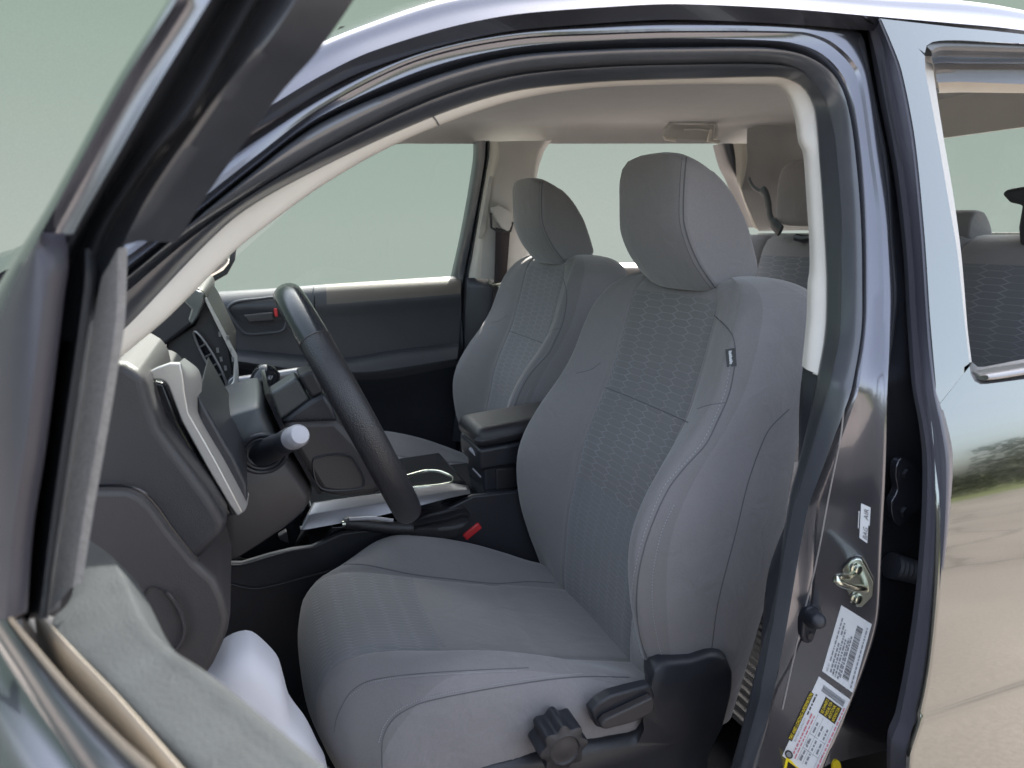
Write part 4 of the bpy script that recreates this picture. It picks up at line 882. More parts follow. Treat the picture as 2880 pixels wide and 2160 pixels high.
# bezel and cluster
b_a = [(420, 1065), (468, 1075), (490, 1130), (511, 1185), (580, 1310), (646, 1422), (668, 1450)]; b_b = [(470, 1022), (508, 1024), (514, 1060), (531, 1161), (610, 1300), (664, 1400), (684, 1441)]; b_c = [(505, 1018), (545, 1050), (557, 1084), (557, 1161), (630, 1292), (680, 1385), (696, 1418)]
ba = rail(b_a, 60, y=.215); bb = rail(b_b, 60, y=.225); bc = rail(b_c, 60, y=.262)
bbot = [(P(410, 1050, y=.215))]
m = MB(); fr_ = [P(q[0], q[1], y=.215) for q in ((406, 1054), (440, 1036), (478, 1022), (508, 1022), (516, 1060), (522, 1110), (531, 1161), (566, 1222), (610, 1300), (650, 1376), (684, 1441), (668, 1452), (646, 1422), (580, 1310), (511, 1185), (490, 1130), (472, 1084), (464, 1074), (450, 1068), (420, 1068))]
BZL = mat('bezel_silver', (.50, .49, .47), .36, .6, var=.04, vscale=600)
m.prism(fr_, Vector((0, .010, 0)), BZL)
bb = rail([(508, 1022), (516, 1060), (522, 1110), (531, 1161), (566, 1222), (610, 1300), (650, 1376), (684, 1441)], 60, y=.2152)
m.grid(across([bb, mid(bb, bc, .5, -.004), bc, [p + Vector((.002, .04, -.002)) for p in bc]], 3), BZL)
m.build('silver_bezel', DB, smooth=30, bevel=.0015, seg=2)
extr('bezel_inset', [(416, 1068), (462, 1078), (505, 1190), (575, 1315), (650, 1440), (640, 1462), (560, 1330), (500, 1240), (450, 1160), (425, 1110)], .222, .30, GLOSSB, DB, bevel=.003)
extr('cluster_side', [(555, 1110), (588, 1165), (632, 1243), (661, 1292), (695, 1364), (697, 1400), (690, 1425), (640, 1330), (560, 1190)], .262, .55, BLK, DB, bevel=.004)
extr('hood_block', [(300, 1050), (450, 1060), (520, 1140), (610, 1310), (690, 1422), (660, 1470), (560, 1400), (430, 1250), (300, 1200)], .30, .52, DASH, DB, bevel=.02)
# dash top sloping forward under the glass
m = MB(); tp_ = []
for y in (.14, .3, .55, .8, 1.0, 1.2, 1.45, 1.70):
    bump_ = .0
    tp_.append([Vector((-.46, y, 1.13)), Vector((-.36, y, 1.165)), Vector((-.28, y, 1.175)), Vector((-.22, y, 1.155)), Vector((-.19, y, 1.12)), Vector((-.18, y, 1.06)), Vector((-.17, y, .95)), Vector((-.18, y, .80))])
m.grid([spline(r, 24) for r in tp_], DASH, matf=lambda i, j: BLK if i > 3 and j > 14 else DASH); m.build('dash_top', DB, smooth=60)
# centre hood and stack
extr('centre_hood', [(300, 960), (540, 800), (575, 818), (582, 850), (560, 890), (545, 912), (530, 922), (480, 960), (430, 1000), (380, 1020)], .74, 1.22, DASH, DB, bevel=.006)
MB().prism([P(a_, b_, y=.735) for a_, b_ in ((512, 845), (545, 812), (574, 824), (573, 850), (558, 888), (540, 915), (528, 900), (538, 870))], Vector((0, .30, 0)), mat('glossy_grey_panel', (.10, .11, .105), .12, coat=1, var=.05)).build('display_hood', DB, bevel=.003)
extr('stack_body', [(470, 960), (545, 915), (578, 836), (600, 870), (661, 1000), (664, 1085), (640, 1150), (560, 1190), (440, 1120)], .76, 1.14, DASH, DB, bevel=.004)
m = MB(); sa = rail([(574, 835), (600, 880), (660, 1000), (664, 1040), (663, 1143)], 50, lin=True, y=.80); sb = rail([(578, 837), (606, 878), (668, 998), (672, 1040), (670, 1150)], 50, lin=True, y=.78)
s_a = rail([(576, 850), (605, 905), (640, 980), (652, 1040), (640, 1138)], 50, lin=True, y=.752)
m.grid([[p + Vector((0, .3, 0)) for p in sa], sa, mid(sa, s_a, .25, -.004), s_a, [p + Vector((0, .01, 0)) for p in s_a]], GLOSSB, matf=lambda i, j: (SILV if i in (1,) or j > 34 else GLOSSB)); m.build('stack_face', DB, smooth=30, solid=.002)
MB().prism([P(a_, b_, y=.748) for a_, b_ in ((640, 1070), (664, 1050), (667, 1085), (664, 1146), (636, 1134))], Vector((0, .05, 0)), SILV).build('stack_foot', DB, bevel=.003)
MB().prism([P(a_, b_, y=.742) for a_, b_ in ((573, 840), (581, 836), (668, 1000), (672, 1050), (668, 1145), (636, 1136), (641, 1092), (656, 1072), (658, 1012), (600, 895))], Vector((0, .006, 0)), BZL).build('stack_edge', DB, bevel=.0015, seg=2)
ec = P(592, 1012, y=.750); ea = P(636, 1090, y=.750) - ec; eb = Vector((.004, -.018, .004))
for (ec_, nm) in ((ec, 'air_vent'),):
    m = MB(); ring = [ec_ + ea * math.cos(t) + (P(604, 1006, y=.745) - ec_) * math.sin(t) for t in [2 * math.pi * k / 60 for k in range(61)]]
    m.tube(ring, .0022, SILV, seg=8, caps=False); m.poly([p + Vector((.0, .006, 0)) for p in ring[:-1]], GLOSSB)
    for k in (-.5, -.15, .2, .55): c_ = ec_ + ea * k; m.tube([c_ + (P(604, 1006, y=.745) - ec_) * -.8, c_ + (P(604, 1006, y=.745) - ec_) * .8], .0016, SILV, seg=6)
    m.build(nm, DB, smooth=60)
m = MB()
for a_, b_ in ((612, 985), (622, 1010), (634, 1035), (650, 985), (655, 1010), (618, 940), (640, 950)): m.box(P(a_, b_, y=.744), .004, .004, .008, SILV)
m.build('stack_buttons', DB, smooth=0)

# ---- centre console
CC = part('centre_console', TR, (.3, .92, .6))
extr('console_side', [(560, 1600), (629, 1584), (680, 1584), (760, 1560), (822, 1545), (877, 1538), (960, 1500), (1180, 1470), (1330, 1395), (1480, 1380), (1620, 1900), (1500, 2000), (560, 2000)], .80, .815, BLK, CC, bevel=.004)
extr('console_body', [(560, 1700), (820, 1640), (905, 1560), (930, 1480), (1180, 1470), (1330, 1400), (1480, 1385), (1620, 1900), (1500, 2000), (560, 2000)], .817, 1.06, GLOSSB, CC, bevel=.004)
MB().tube(rail([(629, 1588), (680, 1589), (760, 1566), (822, 1549), (880, 1540)], 40, y=.797), .0028, DASH, seg=8).build('tray_lip', CC)
MB().tube(rail([(628, 1634), (660, 1646), (716, 1656), (780, 1645), (865, 1622), (930, 1605)], 40, y=.797), .0024, DASH, seg=8).build('tray_seam', CC)
extr('tray_front', [(640, 1560), (700, 1500), (812, 1470), (862, 1425), (845, 1500), (825, 1542), (700, 1575)], .90, 1.04, GLOSSB, CC, bevel=.004)
MB().prism([P(a_, b_, y=.86) for a_, b_ in ((782, 1510), (806, 1495), (813, 1530), (788, 1520))], Vector((0, .02, 0)), DASH).build('pedal_pad', TR, bevel=.002)
t0 = rail([(880, 1416), (960, 1404), (1060, 1391), (1174, 1374), (1266, 1360), (1314, 1366)], 50, y=.825); t1 = rail([(862, 1450), (880, 1445), (1060, 1417), (1174, 1398), (1266, 1382), (1320, 1374)], 50, y=.80); t2 = rail([(845, 1490), (868, 1488), (1060, 1452), (1174, 1424), (1266, 1400), (1322, 1388)], 50, y=.79)
t3 = rail([(900, 1400), (980, 1388), (1080, 1376), (1180, 1360), (1270, 1348), (1308, 1358)], 50, y=.835)
m = MB(); m.grid([[p + Vector((0, .01, -.002)) for p in t0], t0, mid(t0, t1, .92), mid(t1, t2, .06), mid(t1, t2, .95), t2, [p + Vector((0, .02, -.002)) for p in t2]], SILV); m.build('silver_trim', CC, smooth=28, solid=.002)
extr('console_top', [(870, 1425), (1150, 1375), (1305, 1350), (1325, 1378), (1325, 1400), (1180, 1440), (880, 1480)], .835, 1.05, GLOSSB, CC, bevel=.004)
cpc = P(1210, 1352, y=.92); m = MB(); ring = spline([P(a_, b_, y=.92) for a_, b_ in ((1090, 1350), (1144, 1338), (1199, 1324), (1240, 1327), (1272, 1342), (1272, 1356), (1240, 1364), (1160, 1372), (1095, 1378))], 60, closed=True)
z_ = max(p.z for p in ring); ring = [CAM + (p - CAM) * ((.876 - CAM.z) / (p.z - CAM.z)) for p in ring]
m.tube(ring + [ring[0]], .0030, CHROME, seg=8, caps=False); cc_ = sum(ring, Vector()) / 60
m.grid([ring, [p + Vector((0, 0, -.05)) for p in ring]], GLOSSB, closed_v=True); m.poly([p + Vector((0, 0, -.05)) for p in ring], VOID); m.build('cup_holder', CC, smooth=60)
MB().tube([P(1271, 1330, y=.94), P(1302, 1363, y=.86)], .0025, CHROME).build('console_strip', CC)
# handbrake
m = MB(); hp_ = spline([P(a_, b_, y=.775) for a_, b_ in ((968, 1473), (985, 1470), (1050, 1478), (1110, 1484), (1160, 1486))], 30); m.tube(hp_, .012, LEATH, seg=14, rad=[.010] + [.0125] * 26 + [.013, .013, .012])
m.build('brake_lever', CC, smooth=60); MB().tube(spline([P(a_, b_, y=.762) for a_, b_ in ((982, 1460), (1050, 1458), (1105, 1464))], 14), .004, GREYTIP, seg=8).build('lever_highlight', CC, smooth=60)  # pale strip along the grip is a painted highlight
MB().tube([P(962, 1474, y=.77), P(972, 1473, y=.77)], .006, CHROME, seg=12).build('release_button', CC, smooth=60)
m = MB(); q0 = rail([(1140, 1475), (1199, 1448), (1260, 1432), (1300, 1424), (1320, 1440)], 24, y=.80); q1 = rail([(1150, 1482), (1210, 1470), (1265, 1458), (1300, 1446), (1322, 1452)], 24, y=.775); q2 = rail([(1160, 1492), (1215, 1488), (1270, 1484), (1300, 1478), (1315, 1470)], 24, y=.765); q3 = rail([(1150, 1510), (1210, 1515), (1270, 1512), (1290, 1505), (1300, 1500)], 24, y=.77)
m.grid(across([[p + Vector((0, .05, -.005)) for p in q0], q0, mid(q0, q1, .5, .008), q1, mid(q1, q2, .5, .010), q2, q3], 3), LEATH); m.build('brake_boot', CC, smooth=60)
# buckle
BU = part('seat_buckle', TR, (.4, .80, .8), label='belt buckle with red button between seat and console')
bx0 = P(1306, 1512, y=.80); bx1 = P(1350, 1476, y=.80); ax = (bx1 - bx0); 
m = MB(); sdv = Vector((0, -.3, 1)).cross(ax.normalized()).normalized(); pp = ax.normalized().cross(Vector((0, 1, 0))).normalized()
def slab(a_, b_, wdt, dpt, matr, yo=0): 
    d_ = (b_ - a_).normalized(); p_ = Vector((d_.z, 0, -d_.x)).normalized() * wdt / 2; o = Vector((0, yo, 0)); return MB().prism([a_ - p_ + o, a_ + p_ + o, b_ + p_ + o, b_ - p_ + o], Vector((0, dpt, 0)), matr)
slab(bx0 - ax * .35 + Vector((.004, 0, -.008)), bx1 + ax * .22 + Vector((.004, 0, -.008)), .040, .03, DASH, .004).build('buckle_housing', BU, bevel=.005)
slab(bx0, bx1, .017, .012, RED, -.004).build('red_button', BU, bevel=.0035, label='red release button')
MB().tube([Vector((.30, .79, .62)), Vector((.40, .795, .74)), bx0 + Vector((.0, .01, -.02))], .012, BLK, seg=8, flat=.4).build('buckle_stem', BU)
# armrest
AR = part('armrest', TR, (.55, .92, .95), label='padded black console armrest between the front seats')
pad = [(1345, 1262), (1348, 1225), (1375, 1205), (1420, 1185), (1480, 1172), (1700, 1150), (1700, 1230), (1448, 1250), (1380, 1262)]
a_ = [P(q[0], q[1], y=.84) for q in pad]; m = MB()
topz = .975
c0 = Vector((.425, 0, 0))
def rr_box(x0, x1, y0, y1, z0, z1, matr, nm, bev, par, tilt=0):
    m = MB(); c = Vector(((x0 + x1) / 2, (y0 + y1) / 2, (z0 + z1) / 2)); m.box(c, x1 - x0, y1 - y0, z1 - z0, matr, Matrix.Rotation(tilt, 3, 'Y')); return m.build(nm, par, bevel=bev, seg=5, smooth=60)
rr_box(.424, .74, .845, 1.00, .938, .986, LEATH, 'armrest_pad', .024, AR, -.05)
rr_box(.430, .74, .848, .995, .890, .939, BLK, 'armrest_lid', .008, AR, -.03)
rr_box(.442, .72, .862, .985, .60, .893, BLK, 'armrest_bin', .008, AR)
MB().prism([P(a_, b_, y=.858) for a_, b_ in ((1395, 1318), (1450, 1316), (1452, 1360), (1500, 1540), (1430, 1560), (1395, 1400))], Vector((0, .01, 0)), DASH).build('bin_side', AR, bevel=.003)
MB().tube([P(1322, 1262, y=.90), P(1345, 1285, y=.872)], .004, GREYTIP).build('lid_latch', AR); MB().tube([P(1330, 1318, y=.90), P(1352, 1342, y=.875)], .0018, GREYTIP).build('bin_trim', AR)

# ---- striker, hinge, boot, switch, labels on the pillar
def onframe(px, py, off=.0006):
    d = ray(px, py).normalized(); h = FTREE.ray_cast(CAM, d)
    if h[0] is None: return P(px, py, o=.03)
    n_ = h[1] if h[1].dot(d) < 0 else -h[1]
    return h[0] + n_ * off
KS = part('door_striker', TR, (.67, .04, .95), label='zinc plated striker loop bolted to the pillar')
a_ = spline([onframe(q[0], q[1], .004) for q in ((2409, 1565), (2423, 1567), (2442, 1598), (2460, 1632), (2457, 1673), (2426, 1702), (2411, 1702), (2392, 1680), (2378, 1650), (2368, 1622), (2368, 1596), (2390, 1572))], 60, closed=True, lin=True)
MB().prism([p + Vector((-.0015, -.0015, 0)) for p in a_], Vector((.003, .004, 0)), CHROME).build('striker_plate', KS, bevel=.0012, seg=2)
MB().tube(spline([P(2437, 1662, o=.042), P(2430, 1655, o=.026), P(2400, 1652, o=.014), P(2362, 1640, o=.008), P(2350, 1631, o=.008), P(2360, 1622, o=.012), P(2385, 1622, o=.024), P(2395, 1614, o=.042)], 40), .0042, CHROME, seg=12).build('striker_loop', KS, smooth=60)
for a_, b_ in ((2408, 1594), (2408, 1676)):
    c_ = onframe(a_, b_, .006); lathe(c_ + Vector((0, .002, 0)), c_ + Vector((0, -.005, 0)), [(0, .0085), (.3, .0085), (.4, .006), (.9, .0055), (1, .004)], CHROME, 'striker_bolt', KS)
HG = part('rear_door_hinge', TR, (.75, .06, 1.02), label='glossy dark hinge bracket in the gap ahead of the rear door')
hg = [(2542, 1286), (2528, 1296), (2521, 1313), (2519, 1340), (2526, 1375), (2518, 1395), (2508, 1410), (2507, 1432), (2510, 1451), (2518, 1470), (2529, 1481), (2545, 1473), (2558, 1459), (2577, 1437), (2596, 1430), (2640, 1429), (2640, 1412), (2596, 1408), (2590, 1385), (2594, 1353), (2640, 1345), (2640, 1336), (2596, 1336), (2577, 1318), (2562, 1298)]
gy = .052
MB().prism(spline([P(q[0], q[1], o=gy - .014) for q in hg], 110, closed=True, lin=True), Vector((0, .010, 0)), mat('hinge_paint', (.03, .032, .042), .14, .5, 1, .04, var=.05)).build('hinge_leaf', HG, bevel=.005, smooth=60)
for a_, b_ in ((2545, 1332), (2540, 1438)):
    c_ = P(a_, b_, o=gy - .013); lathe(c_ + Vector((0, .003, 0)), c_ + Vector((0, -.006, 0)), [(0, .011), (.4, .0105), (.5, .0075), (1, .007)], GLOSSB, 'hinge_bolt', HG, seg=6)
p0 = P(2505, 1590, o=.045); p1 = P(2640, 1628, o=.030); prof = []
for k in range(22): prof.append((k / 21, .0165 - (.003 if k % 2 else 0) - .003 * k / 21))
lathe(p0, p1, prof, RUBBERM, 'wiring_boot', TR, seg=24)
SWT = part('door_switch', TR, (.6, .05, .88), label='black courtesy light plunger switch on the pillar')
a_ = spline([P(q[0], q[1], o=.066) for q in ((2256, 1790), (2262, 1740), (2276, 1712), (2296, 1706), (2312, 1722), (2310, 1750), (2298, 1790), (2280, 1810), (2264, 1808))], 50, closed=True)
MB().prism(a_, Vector((0, .014, 0)), BLK).build('switch_base', SWT, bevel=.003)
lathe(P(2284, 1738, o=.066), P(2306, 1748, o=.040), [(0, .0125), (.3, .012), (.45, .010), (.85, .0095), (.97, .0075), (1, .004)], BLK, 'switch_plunger', SWT)
c_ = P(2278, 1788, o=.064); lathe(c_ + Vector((0, .004, 0)), c_ + Vector((0, -.002, 0)), [(0, .005), (1, .0045)], DASHB, 'switch_screw', SWT, seg=12)

# labels: a frame (u along the writing, v up) on the pillar face, contents laid 0.3 mm proud
class Lab:
    def __init__(s, bl, br, tr, tl): s.c = [Vector((q[0], q[1], 0)) for q in (bl, br, tr, tl)]; s.m = MB()
    def at(s, u, v, h=0):
        a_, b_, c_, d_ = s.c; q = a_.lerp(b_, u).lerp(d_.lerp(c_, u), v); return onframe(q.x, q.y, .0006 + .0003 * h)
    def rect(s, u0, v0, u1, v1, mt, h=1): 
        n_ = 6; nv = 5 if abs(v1 - v0) > .2 else 1; s.m.grid([[s.at(u0 + (u1 - u0) * k / n_, v0 + (v1 - v0) * j / nv, h) for j in range(nv + 1)] for k in range(n_ + 1)], mt)
    def text(s, txt, u0, v0, u1, v1, mt, h=2):
        cu = bpy.data.curves.new('t', 'FONT'); cu.body = txt; cu.resolution_u = 2; ob = bpy.data.objects.new('t', cu); COL.objects.link(ob)
        dg = bpy.context.evaluated_depsgraph_get(); me = bpy.data.meshes.new_from_object(ob.evaluated_get(dg))
        if len(me.vertices):
            xs_ = [v.co.x for v in me.vertices]; ys_ = [v.co.y for v in me.vertices]; x0, x1, y0, y1 = min(xs_), max(xs_), min(ys_), max(ys_)
            for pl in me.polygons:
                s.m.poly([s.at(u0 + (u1 - u0) * (me.vertices[i].co.x - x0) / (x1 - x0), v0 + (v1 - v0) * (me.vertices[i].co.y - y0) / max(1e-6, y1 - y0), h) for i in pl.vertices], mt)
        bpy.data.objects.remove(ob); bpy.data.meshes.remove(me)
    def bars(s, u0, v0, u1, v1, n, mt, h=2):
        r = random.Random(3); k = u0; w = (u1 - u0) / n
        for i in range(n):
            ww = w * r.choice((.3, .45, .7)); s.rect(u0 + i * w, v0, u0 + i * w + ww, v1, mt, h)
    def words(s, u0, v0, u1, v1, mt, h=2, seed=1):
        r = random.Random(seed); k = u0
        while k < u1 - .01:
            l = r.uniform(.02, .075); s.rect(k, v0, min(k + l, u1), v1, mt, h); k += l + .014
LB = part('pillar_labels', TR, (.66, .04, .9), label='stickers on the door pillar')
lb = Lab((2312, 1887), (2366, 1701), (2366, 1701), (2312, 1887))
# certification label: writing runs upwards, its foot on the right
l1 = Lab((2398, 1948), (2452, 1755), (2366, 1701), (2312, 1887)); l1.rect(0, 0, 1, 1, LABEL, 0)
l1.bars(.10, .20, .88, .40, 46, INK); l1.text('MFD BY', .04, .84, .16, .90, INKG); l1.words(.20, .84, .86, .88, INKG, seed=2)
for i, (v0, a__, b__) in enumerate(((.74, .06, .50), (.74, .62, .80), (.66, .06, .72), (.58, .10, .60), (.50, .04, .64), (.44, .08, .70), (.07, .04, .92))): l1.words(a__, v0, b__, v0 + (.05 if v0 > .1 else .04), INKG, seed=i + 5)
l1.text('GVWR', .04, .66, .13, .71, INK); l1.text('GAWR', .04, .58, .13, .63, INK)
l1.m.build('certification_label', LB, smooth=0, normals=False, label='white label with a long barcode')
l2 = Lab((2290, 2190), (2391, 1967), (2303, 1902), (2200, 2125)); l2.rect(0, 0, 1, 1, LABEL, 0)
l2.rect(.20, .93, .80, 1.06, LABB, 1); l2.text('TIRE AND LOADING INFORMATION', .21, .95, .79, 1.04, YEL, 2)
l2.bars(.885, .10, .94, .78, 2, INKG); 
for k in range(26): l2.rect(.88, .10 + k * .027, .955, .10 + k * .027 + .014, INKG, 2)
l2.rect(.66, .10, .86, .62, LABB, 1)
for k, tx in enumerate(("SEE OWNER'S", 'MANUAL FOR', 'ADDITIONAL', 'INFORMATION')): l2.text(tx, .675, .50 - k * .12, .845, .585 - k * .12, YEL, 2)
l2.text('SEATING CAPACITY', .22, .84, .52, .89, INKG); l2.words(.56, .84, .84, .88, INK, seed=9); l2.words(.10, .74, .62, .78, INKR, seed=4); l2.words(.06, .66, .60, .69, INKR, seed=6)
for v in (.60, .44, .28, .12): l2.rect(.06, v, .64, v + .008, INKG, 1)
for u in (.22, .40): l2.rect(u, .12, u + .006, .60, INKG, 1)
for i, (u, v) in enumerate(((.08, .50), (.25, .50), (.43, .50), (.08, .34), (.25, .34), (.43, .34), (.25, .18), (.43, .18))): l2.words(u, v, u + .13, v + .05, INKG, seed=i)
l2.text('TIRE', .08, .52, .15, .57, INK); l2.text('SIZE', .26, .52, .33, .57, INK); l2.words(.06, .03, .9, .06, INKR, seed=12)
# round tyre drawing
c_ = (.06, .86)
for rad_, mt, h in ((.055, LABB, 2), (.036, INKG, 3)):
    l2.m.poly([l2.at(c_[0] + rad_ * math.cos(2 * math.pi * k / 24) * .8, c_[1] + rad_ * 2.1 * math.sin(2 * math.pi * k / 24), h) for k in range(24)], mt)
l2.m.build('tyre_label', LB, smooth=0, normals=False, label='tyre and loading label with yellow and black panels')
l3 = Lab((2443, 1530), (2449, 1427), (2422, 1415), (2417, 1512)); l3.rect(0, 0, 1, 1, LABEL, 0); l3.text('AIR', .62, .18, .92, .66, INK); l3.text('BAG', .08, .18, .40, .66, INK); l3.rect(.0, .0, .5, .12, LABB, 1); l3.words(.25, 1.12, .75, 1.22, LABEL, 1)
l3.m.build('airbag_label', LB, smooth=0, normals=False, label='small white sticker above the striker')
l4 = Lab((2250, 2205), (2252, 2160), (2212, 2128), (2200, 2180)); l4.rect(0, 0, 1, 1, YEL, 0); l4.rect(.1, .1, .85, .85, LABB, 1); l4.text('!', .3, .3, .6, .7, YEL, 2); l4.m.build('warning_label', LB, smooth=0, normals=False, label='yellow edged warning sticker')
l5 = MB(); l5.prism([P(2354 + 12 * math.cos(2 * math.pi * k / 20), 2160 + 22 * math.sin(2 * math.pi * k / 20), o=.05) for k in range(20)], Vector((0, .003, 0)), YEL); l5.build('yellow_plug', LB, smooth=0)

# ---- OPEN FRONT DOOR (camera looks through its window opening)
FD = part('front_door', TR, (-.25, .02, .9), label='open front door, its window lowered')
def rd(px, n=60, dn=0, lin=False): return rail(px, n, dn=dn, lin=lin)
# slanted front member of the window frame
f0 = rd([(628, -260), (500, -60), (476, 0), (336, 217), (217, 434), (130, 590), (60, 700), (-60, 900)], 60, -.03)
f1 = rd([(648, -260), (520, -60), (497, 0), (352, 223), (232, 440), (146, 600), (84, 712), (-30, 920)], 60, -.036)
f1b = rd([(690, -260), (560, -60), (536, 0), (385, 240), (262, 460), (172, 622), (118, 735), (40, 960)], 60, -.030)
f2 = rd([(755, -260), (625, -60), (590, 0), (430, 262), (312, 470), (215, 640), (160, 760), (120, 960)], 60, -.026)
f3 = rd([(812, -260), (680, -60), (646, 0), (470, 290), (336, 488), (240, 651), (190, 760), (150, 960)], 60, -.004)
f4 = rd([(880, -260), (745, -60), (712, 0), (530, 310), (420, 440), (290, 640), (250, 740), (215, 960)], 60, -.008)
f5 = rd([(900, -260), (765, -60), (732, 0), (550, 318), (440, 445), (308, 648), (268, 750), (235, 960)], 60, .004)
f6 = rd([(985, -260), (870, -60), (820, 20), (750, 122), (656, 233), (575, 347), (445, 537), (353, 689)], 60, .004)
f7 = [p + DN * .03 for p in f6]
m = MB(); m.grid(across([[p + DN * .05 for p in f0], f0, f1, f1b, f2], 3), PAINT); m.build('frame_paint', FD, smooth=50)
m = MB(); m.grid(across([f2, f3, mid(f3, f4, .5, .0), f4, f5, mid(f5, f6, .5), f6, f7], 3), RUBBER); m.build('frame_rubber', FD, smooth=50)
# sail panel and upright channel
u0 = rd([(120, 650), (60, 760), (0, 900), (-60, 1100), (-140, 1400), (-200, 1760)], 50, -.045)
u1 = rd([(124, 655), (132, 740), (120, 830), (96, 1050), (70, 1270), (35, 1500), (18, 1740)], 50, -.042)
u2 = rd([(160, 660), (172, 760), (160, 850), (132, 1050), (100, 1270), (62, 1500), (40, 1740)], 50, -.030)
m = MB(); SAIL = mat('satin_mauve_plastic', (.028, .027, .036), .38, bump=.1, bscale=900, var=.08, vscale=30)
m.grid(across([u0, mid(u0, u1, .5, -.004), u1, [p + DN * .008 for p in mid(u1, u2, .3)], u2], 3), SAIL); m.build('mirror_sail', FD, smooth=50)
u3 = rd([(180, 700), (184, 780), (165, 900), (138, 1080), (110, 1270), (74, 1500), (50, 1740)], 50, .02)
u4 = rd([(200, 700), (205, 780), (190, 900), (160, 1080), (132, 1270), (92, 1500), (66, 1740)], 50, .015)
u5 = rd([(240, 700), (240, 780), (226, 900), (200, 1080), (172, 1270), (140, 1500), (112, 1740)], 50, -.016)
u6 = rd([(275, 700), (278, 780), (262, 900), (236, 1080), (206, 1270), (170, 1500), (136, 1740)], 50, .004)
u7 = rd([(350, 690), (345, 780), (325, 900), (300, 1080), (268, 1270), (234, 1450), (206, 1600)], 50, .004)
m = MB(); m.grid(across([u2, u3, u4, u5, u6], 3), RUBBER); m.build('glass_channel', FD, smooth=50)
m = MB(); q_ = rd([(285, 785), (262, 900), (236, 1080), (206, 1270), (170, 1500), (136, 1725)], 50, .0); q2_ = rd([(333, 698), (326, 900), (300, 1080), (268, 1270), (236, 1450), (205, 1650)], 50, .0)
m.grid(across([[p + DN * .006 for p in q_], q_, mid(q_, q2_, .5, 0), q2_, [p + DN * .005 for p in q2_]], 3), FELT); m.build('felt_run', FD, smooth=50, label='grey flocked window run channel')
# the sill: bands run from the front of the window towards the lens
def rz(px, n=50, z=1.2): return rail(px, n, z=z)
s_in = rz([(212, 1500), (262, 1526), (312, 1566), (352, 1640), (398, 1740), (460, 1812), (579, 1890), (723, 2006), (900, 2151), (1060, 2290)], 80, 1.208)
s_o = rz([(212, 1591), (209, 1640), (200, 1680), (178, 1712), (150, 1735), (150, 1765), (183, 1804), (289, 1905), (410, 2030), (540, 2160), (660, 2280)], 80, 1.206)
# pair both edges by distance along the door so the cross lines stay square to it
def along(r, n=80):
    q = [(p - DQ).dot(DD) for p in r]; return q
qa = along(s_in); qb = along(s_o); lo = max(min(qa), min(qb)) ; hi = min(max(qa), max(qb))
s_a = s_in; s_b = s_o
top_z = lambda t: .0035 * math.sin(math.pi * min(1, max(0, t)))
rws = []
for t in (0, .07, .14, .20, .26, .35, .5, .65, .8, .92, 1):
    ramp = [min(1, max(0, (ii - 18) / 26)) for ii in range(80)]; lift = {0: 0, .07: .0003, .14: .0004, .20: .0003, .26: .0002, .35: .0002, .5: .0003, .65: .0003, .8: .0003, .92: .0001, 1: -.001}[t]
    rws.append([p.lerp(q, t) + Vector((0, 0, lift * rp_ + .001 * math.sin(math.pi * t) * (1 - rp_))) for p, q, rp_ in zip(s_a, s_b, ramp)])
s_in2 = [p + DN * .012 + Vector((0, 0, -.02)) for p in s_in]; s_in3 = [p + DN * .03 + Vector((0, 0, -.25)) for p in s_in]; s_o2 = [p - DN * .003 + Vector((0, 0, -.03)) for p in s_o]
m = MB(); m.grid([s_in3, s_in2, [p + Vector((0, 0, -.004)) + DN * .003 for p in s_in]] + across(rws, 2) + [s_o2], ARM); DT = m.build('door_top', FD, smooth=60, label='worn grey-green top of the door trim')
def band(nm, a_, b_, z, mt, h=.010, w=.0):
    A_ = rz(a_, 40, z); B_ = rz(b_, 40, z); m = MB(); m.grid(across([[p + Vector((0, 0, -.03)) for p in A_], A_, [p + Vector((0, 0, h)) for p in mid(A_, B_, .5)], B_, [p + Vector((0, 0, -.03)) for p in B_]], 3), mt); return m.build(nm, FD, smooth=60)
band('inner_belt_seal', [(96, 1738), (130, 1770), (190, 1840), (300, 1955), (480, 2165), (560, 2260)], [(120, 1740), (160, 1778), (225, 1846), (335, 1960), (512, 2160), (600, 2260)], 1.206, mat('beige_belt_trim', (.20, .18, .15), .45, var=.1, vscale=30), .003)
band('glass_slot', [(60, 1730), (130, 1815), (260, 1965), (440, 2170), (520, 2260)], [(150, 1735), (235, 1830), (340, 1945), (540, 2165), (640, 2260)], 1.188, RUBBERM, .0)
band('glass_lip', [(22, 1730), (90, 1815), (200, 1945), (330, 2080), (425, 2170), (500, 2260)], [(29, 1728), (97, 1812), (207, 1941), (338, 2076), (436, 2165), (512, 2255)], 1.208, mat('lip_trim', (.26, .22, .17), .4, var=.1), .002)
band('outer_belt_seal', [(-30, 1740), (40, 1850), (130, 1990), (250, 2160), (320, 2260)], [(24, 1735), (88, 1822), (190, 1950), (320, 2090), (420, 2175), (500, 2260)], 1.198, RUBBER, .006)
m = MB(); o1 = rz([(-20, 1745), (45, 1850), (140, 1990), (262, 2160), (330, 2260)], 40, 1.196); o2 = rz([(-60, 1745), (0, 1850), (100, 2000), (220, 2160), (290, 2260)], 40, 1.190)
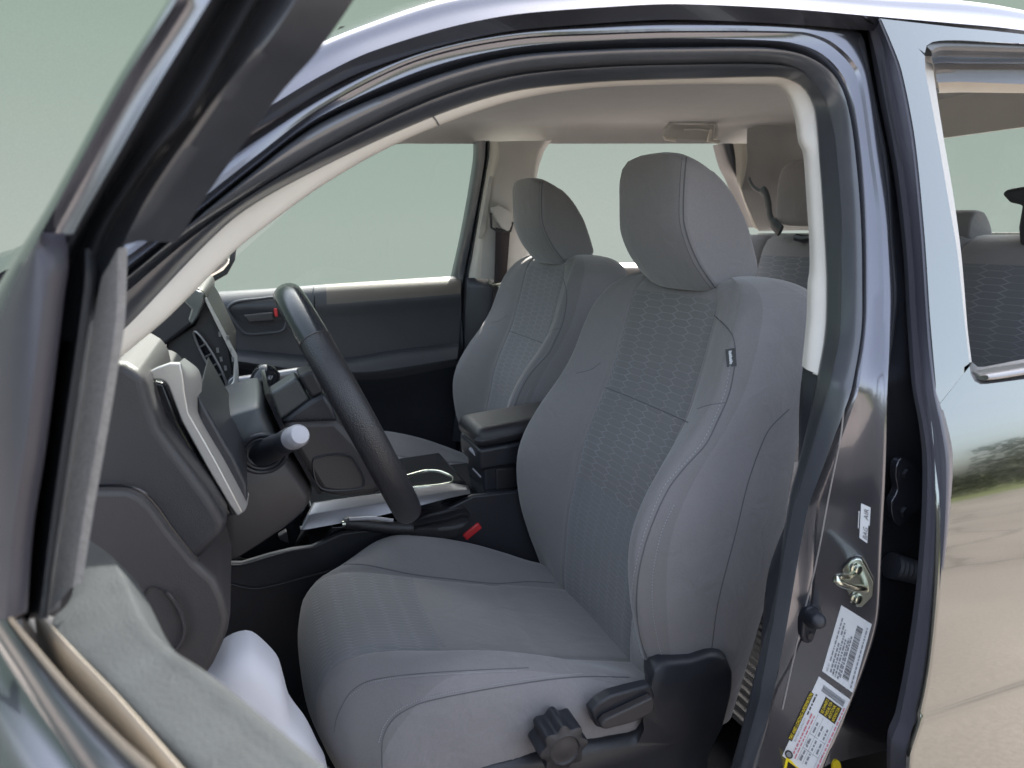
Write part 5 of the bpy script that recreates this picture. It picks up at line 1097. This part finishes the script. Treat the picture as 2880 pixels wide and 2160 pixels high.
o3 = [p - DN * .018 + Vector((0, 0, -.006)) for p in o2]; o4 = [p - DN * .035 + Vector((0, 0, -.03)) for p in o2]; o5 = [p - DN * .05 + Vector((0, 0, -.10)) for p in o2]; o6 = [p - DN * .055 + Vector((0, 0, -.5)) for p in o2]
m.grid(across([o1, mid(o1, o2, .5, 0), o2, o3, o4, o5, o6], 3), PAINT); m.build('outer_skin', FD, smooth=60)

def dpt(s_, n_, z): return DQ + DD * s_ + DN * n_ + Vector((0, 0, z - DQ.z))
def slabd(s0, s1, n0, n1, z0, z1, mt, nm, bev, **kw):
    m = MB(); q = [dpt(s0, n0, z0), dpt(s1, n0, z0), dpt(s1, n1, z0), dpt(s0, n1, z0)]; m.prism(q, Vector((0, 0, z1 - z0)), mt); return m.build(nm, FD, bevel=bev, seg=3, **kw)
slabd(-.12, .86, .004, .036, .46, 1.150, CARDM, 'inner_panel', .012)
slabd(.46, .86, -.035, .026, 1.15, 1.188, CARDM, 'rear_door_top', .01)
slabd(-.16, .90, -.095, -.030, .44, 1.135, PAINT, 'outer_panel', .02)
m = MB(); a0_ = f3[0]; pth = spline([a0_.copy(), a0_ + Vector((.03, -.05, .04)), dpt(.48, .13, 1.66), dpt(.80, .12, 1.64), dpt(.87, .08, 1.50), dpt(.88, .0, 1.19)], 50); m.tube(pth, .024, PAINT, seg=12); m.build('upper_frame', FD, smooth=60)

# ---- white sheet in the footwell
pts = [(560, 1915), (600, 1880), (640, 1848), (680, 1834), (705, 1835), (730, 1850), (770, 1888), (790, 1915), (805, 1965), (820, 2020), (838, 2048), (870, 2090), (905, 2160), (930, 2230), (700, 2300), (575, 2150)]
a_ = spline([P(q[0], q[1], y=.30) for q in pts], 80, closed=True); cen = sum(a_, Vector()) / 80; m = MB(); rows = []
for k, s_ in ((.0, .0), (.0, .45), (.004, .75), (.012, .92), (.03, 1.0), (.08, .98)):
    rows.append([cen.lerp(p, max(s_, .01)) + Vector((0, k - .02 + .0015 * math.sin(p.x * 40 + p.z * 30), 0)) for p in a_])
m.grid(rows, WHITE, closed_v=True)
o_ = m.build('white_sheet', None, smooth=60); o_['label'] = 'smooth white plastic sheet bulging in the driver footwell behind the open door'; o_['category'] = 'plastic sheet'
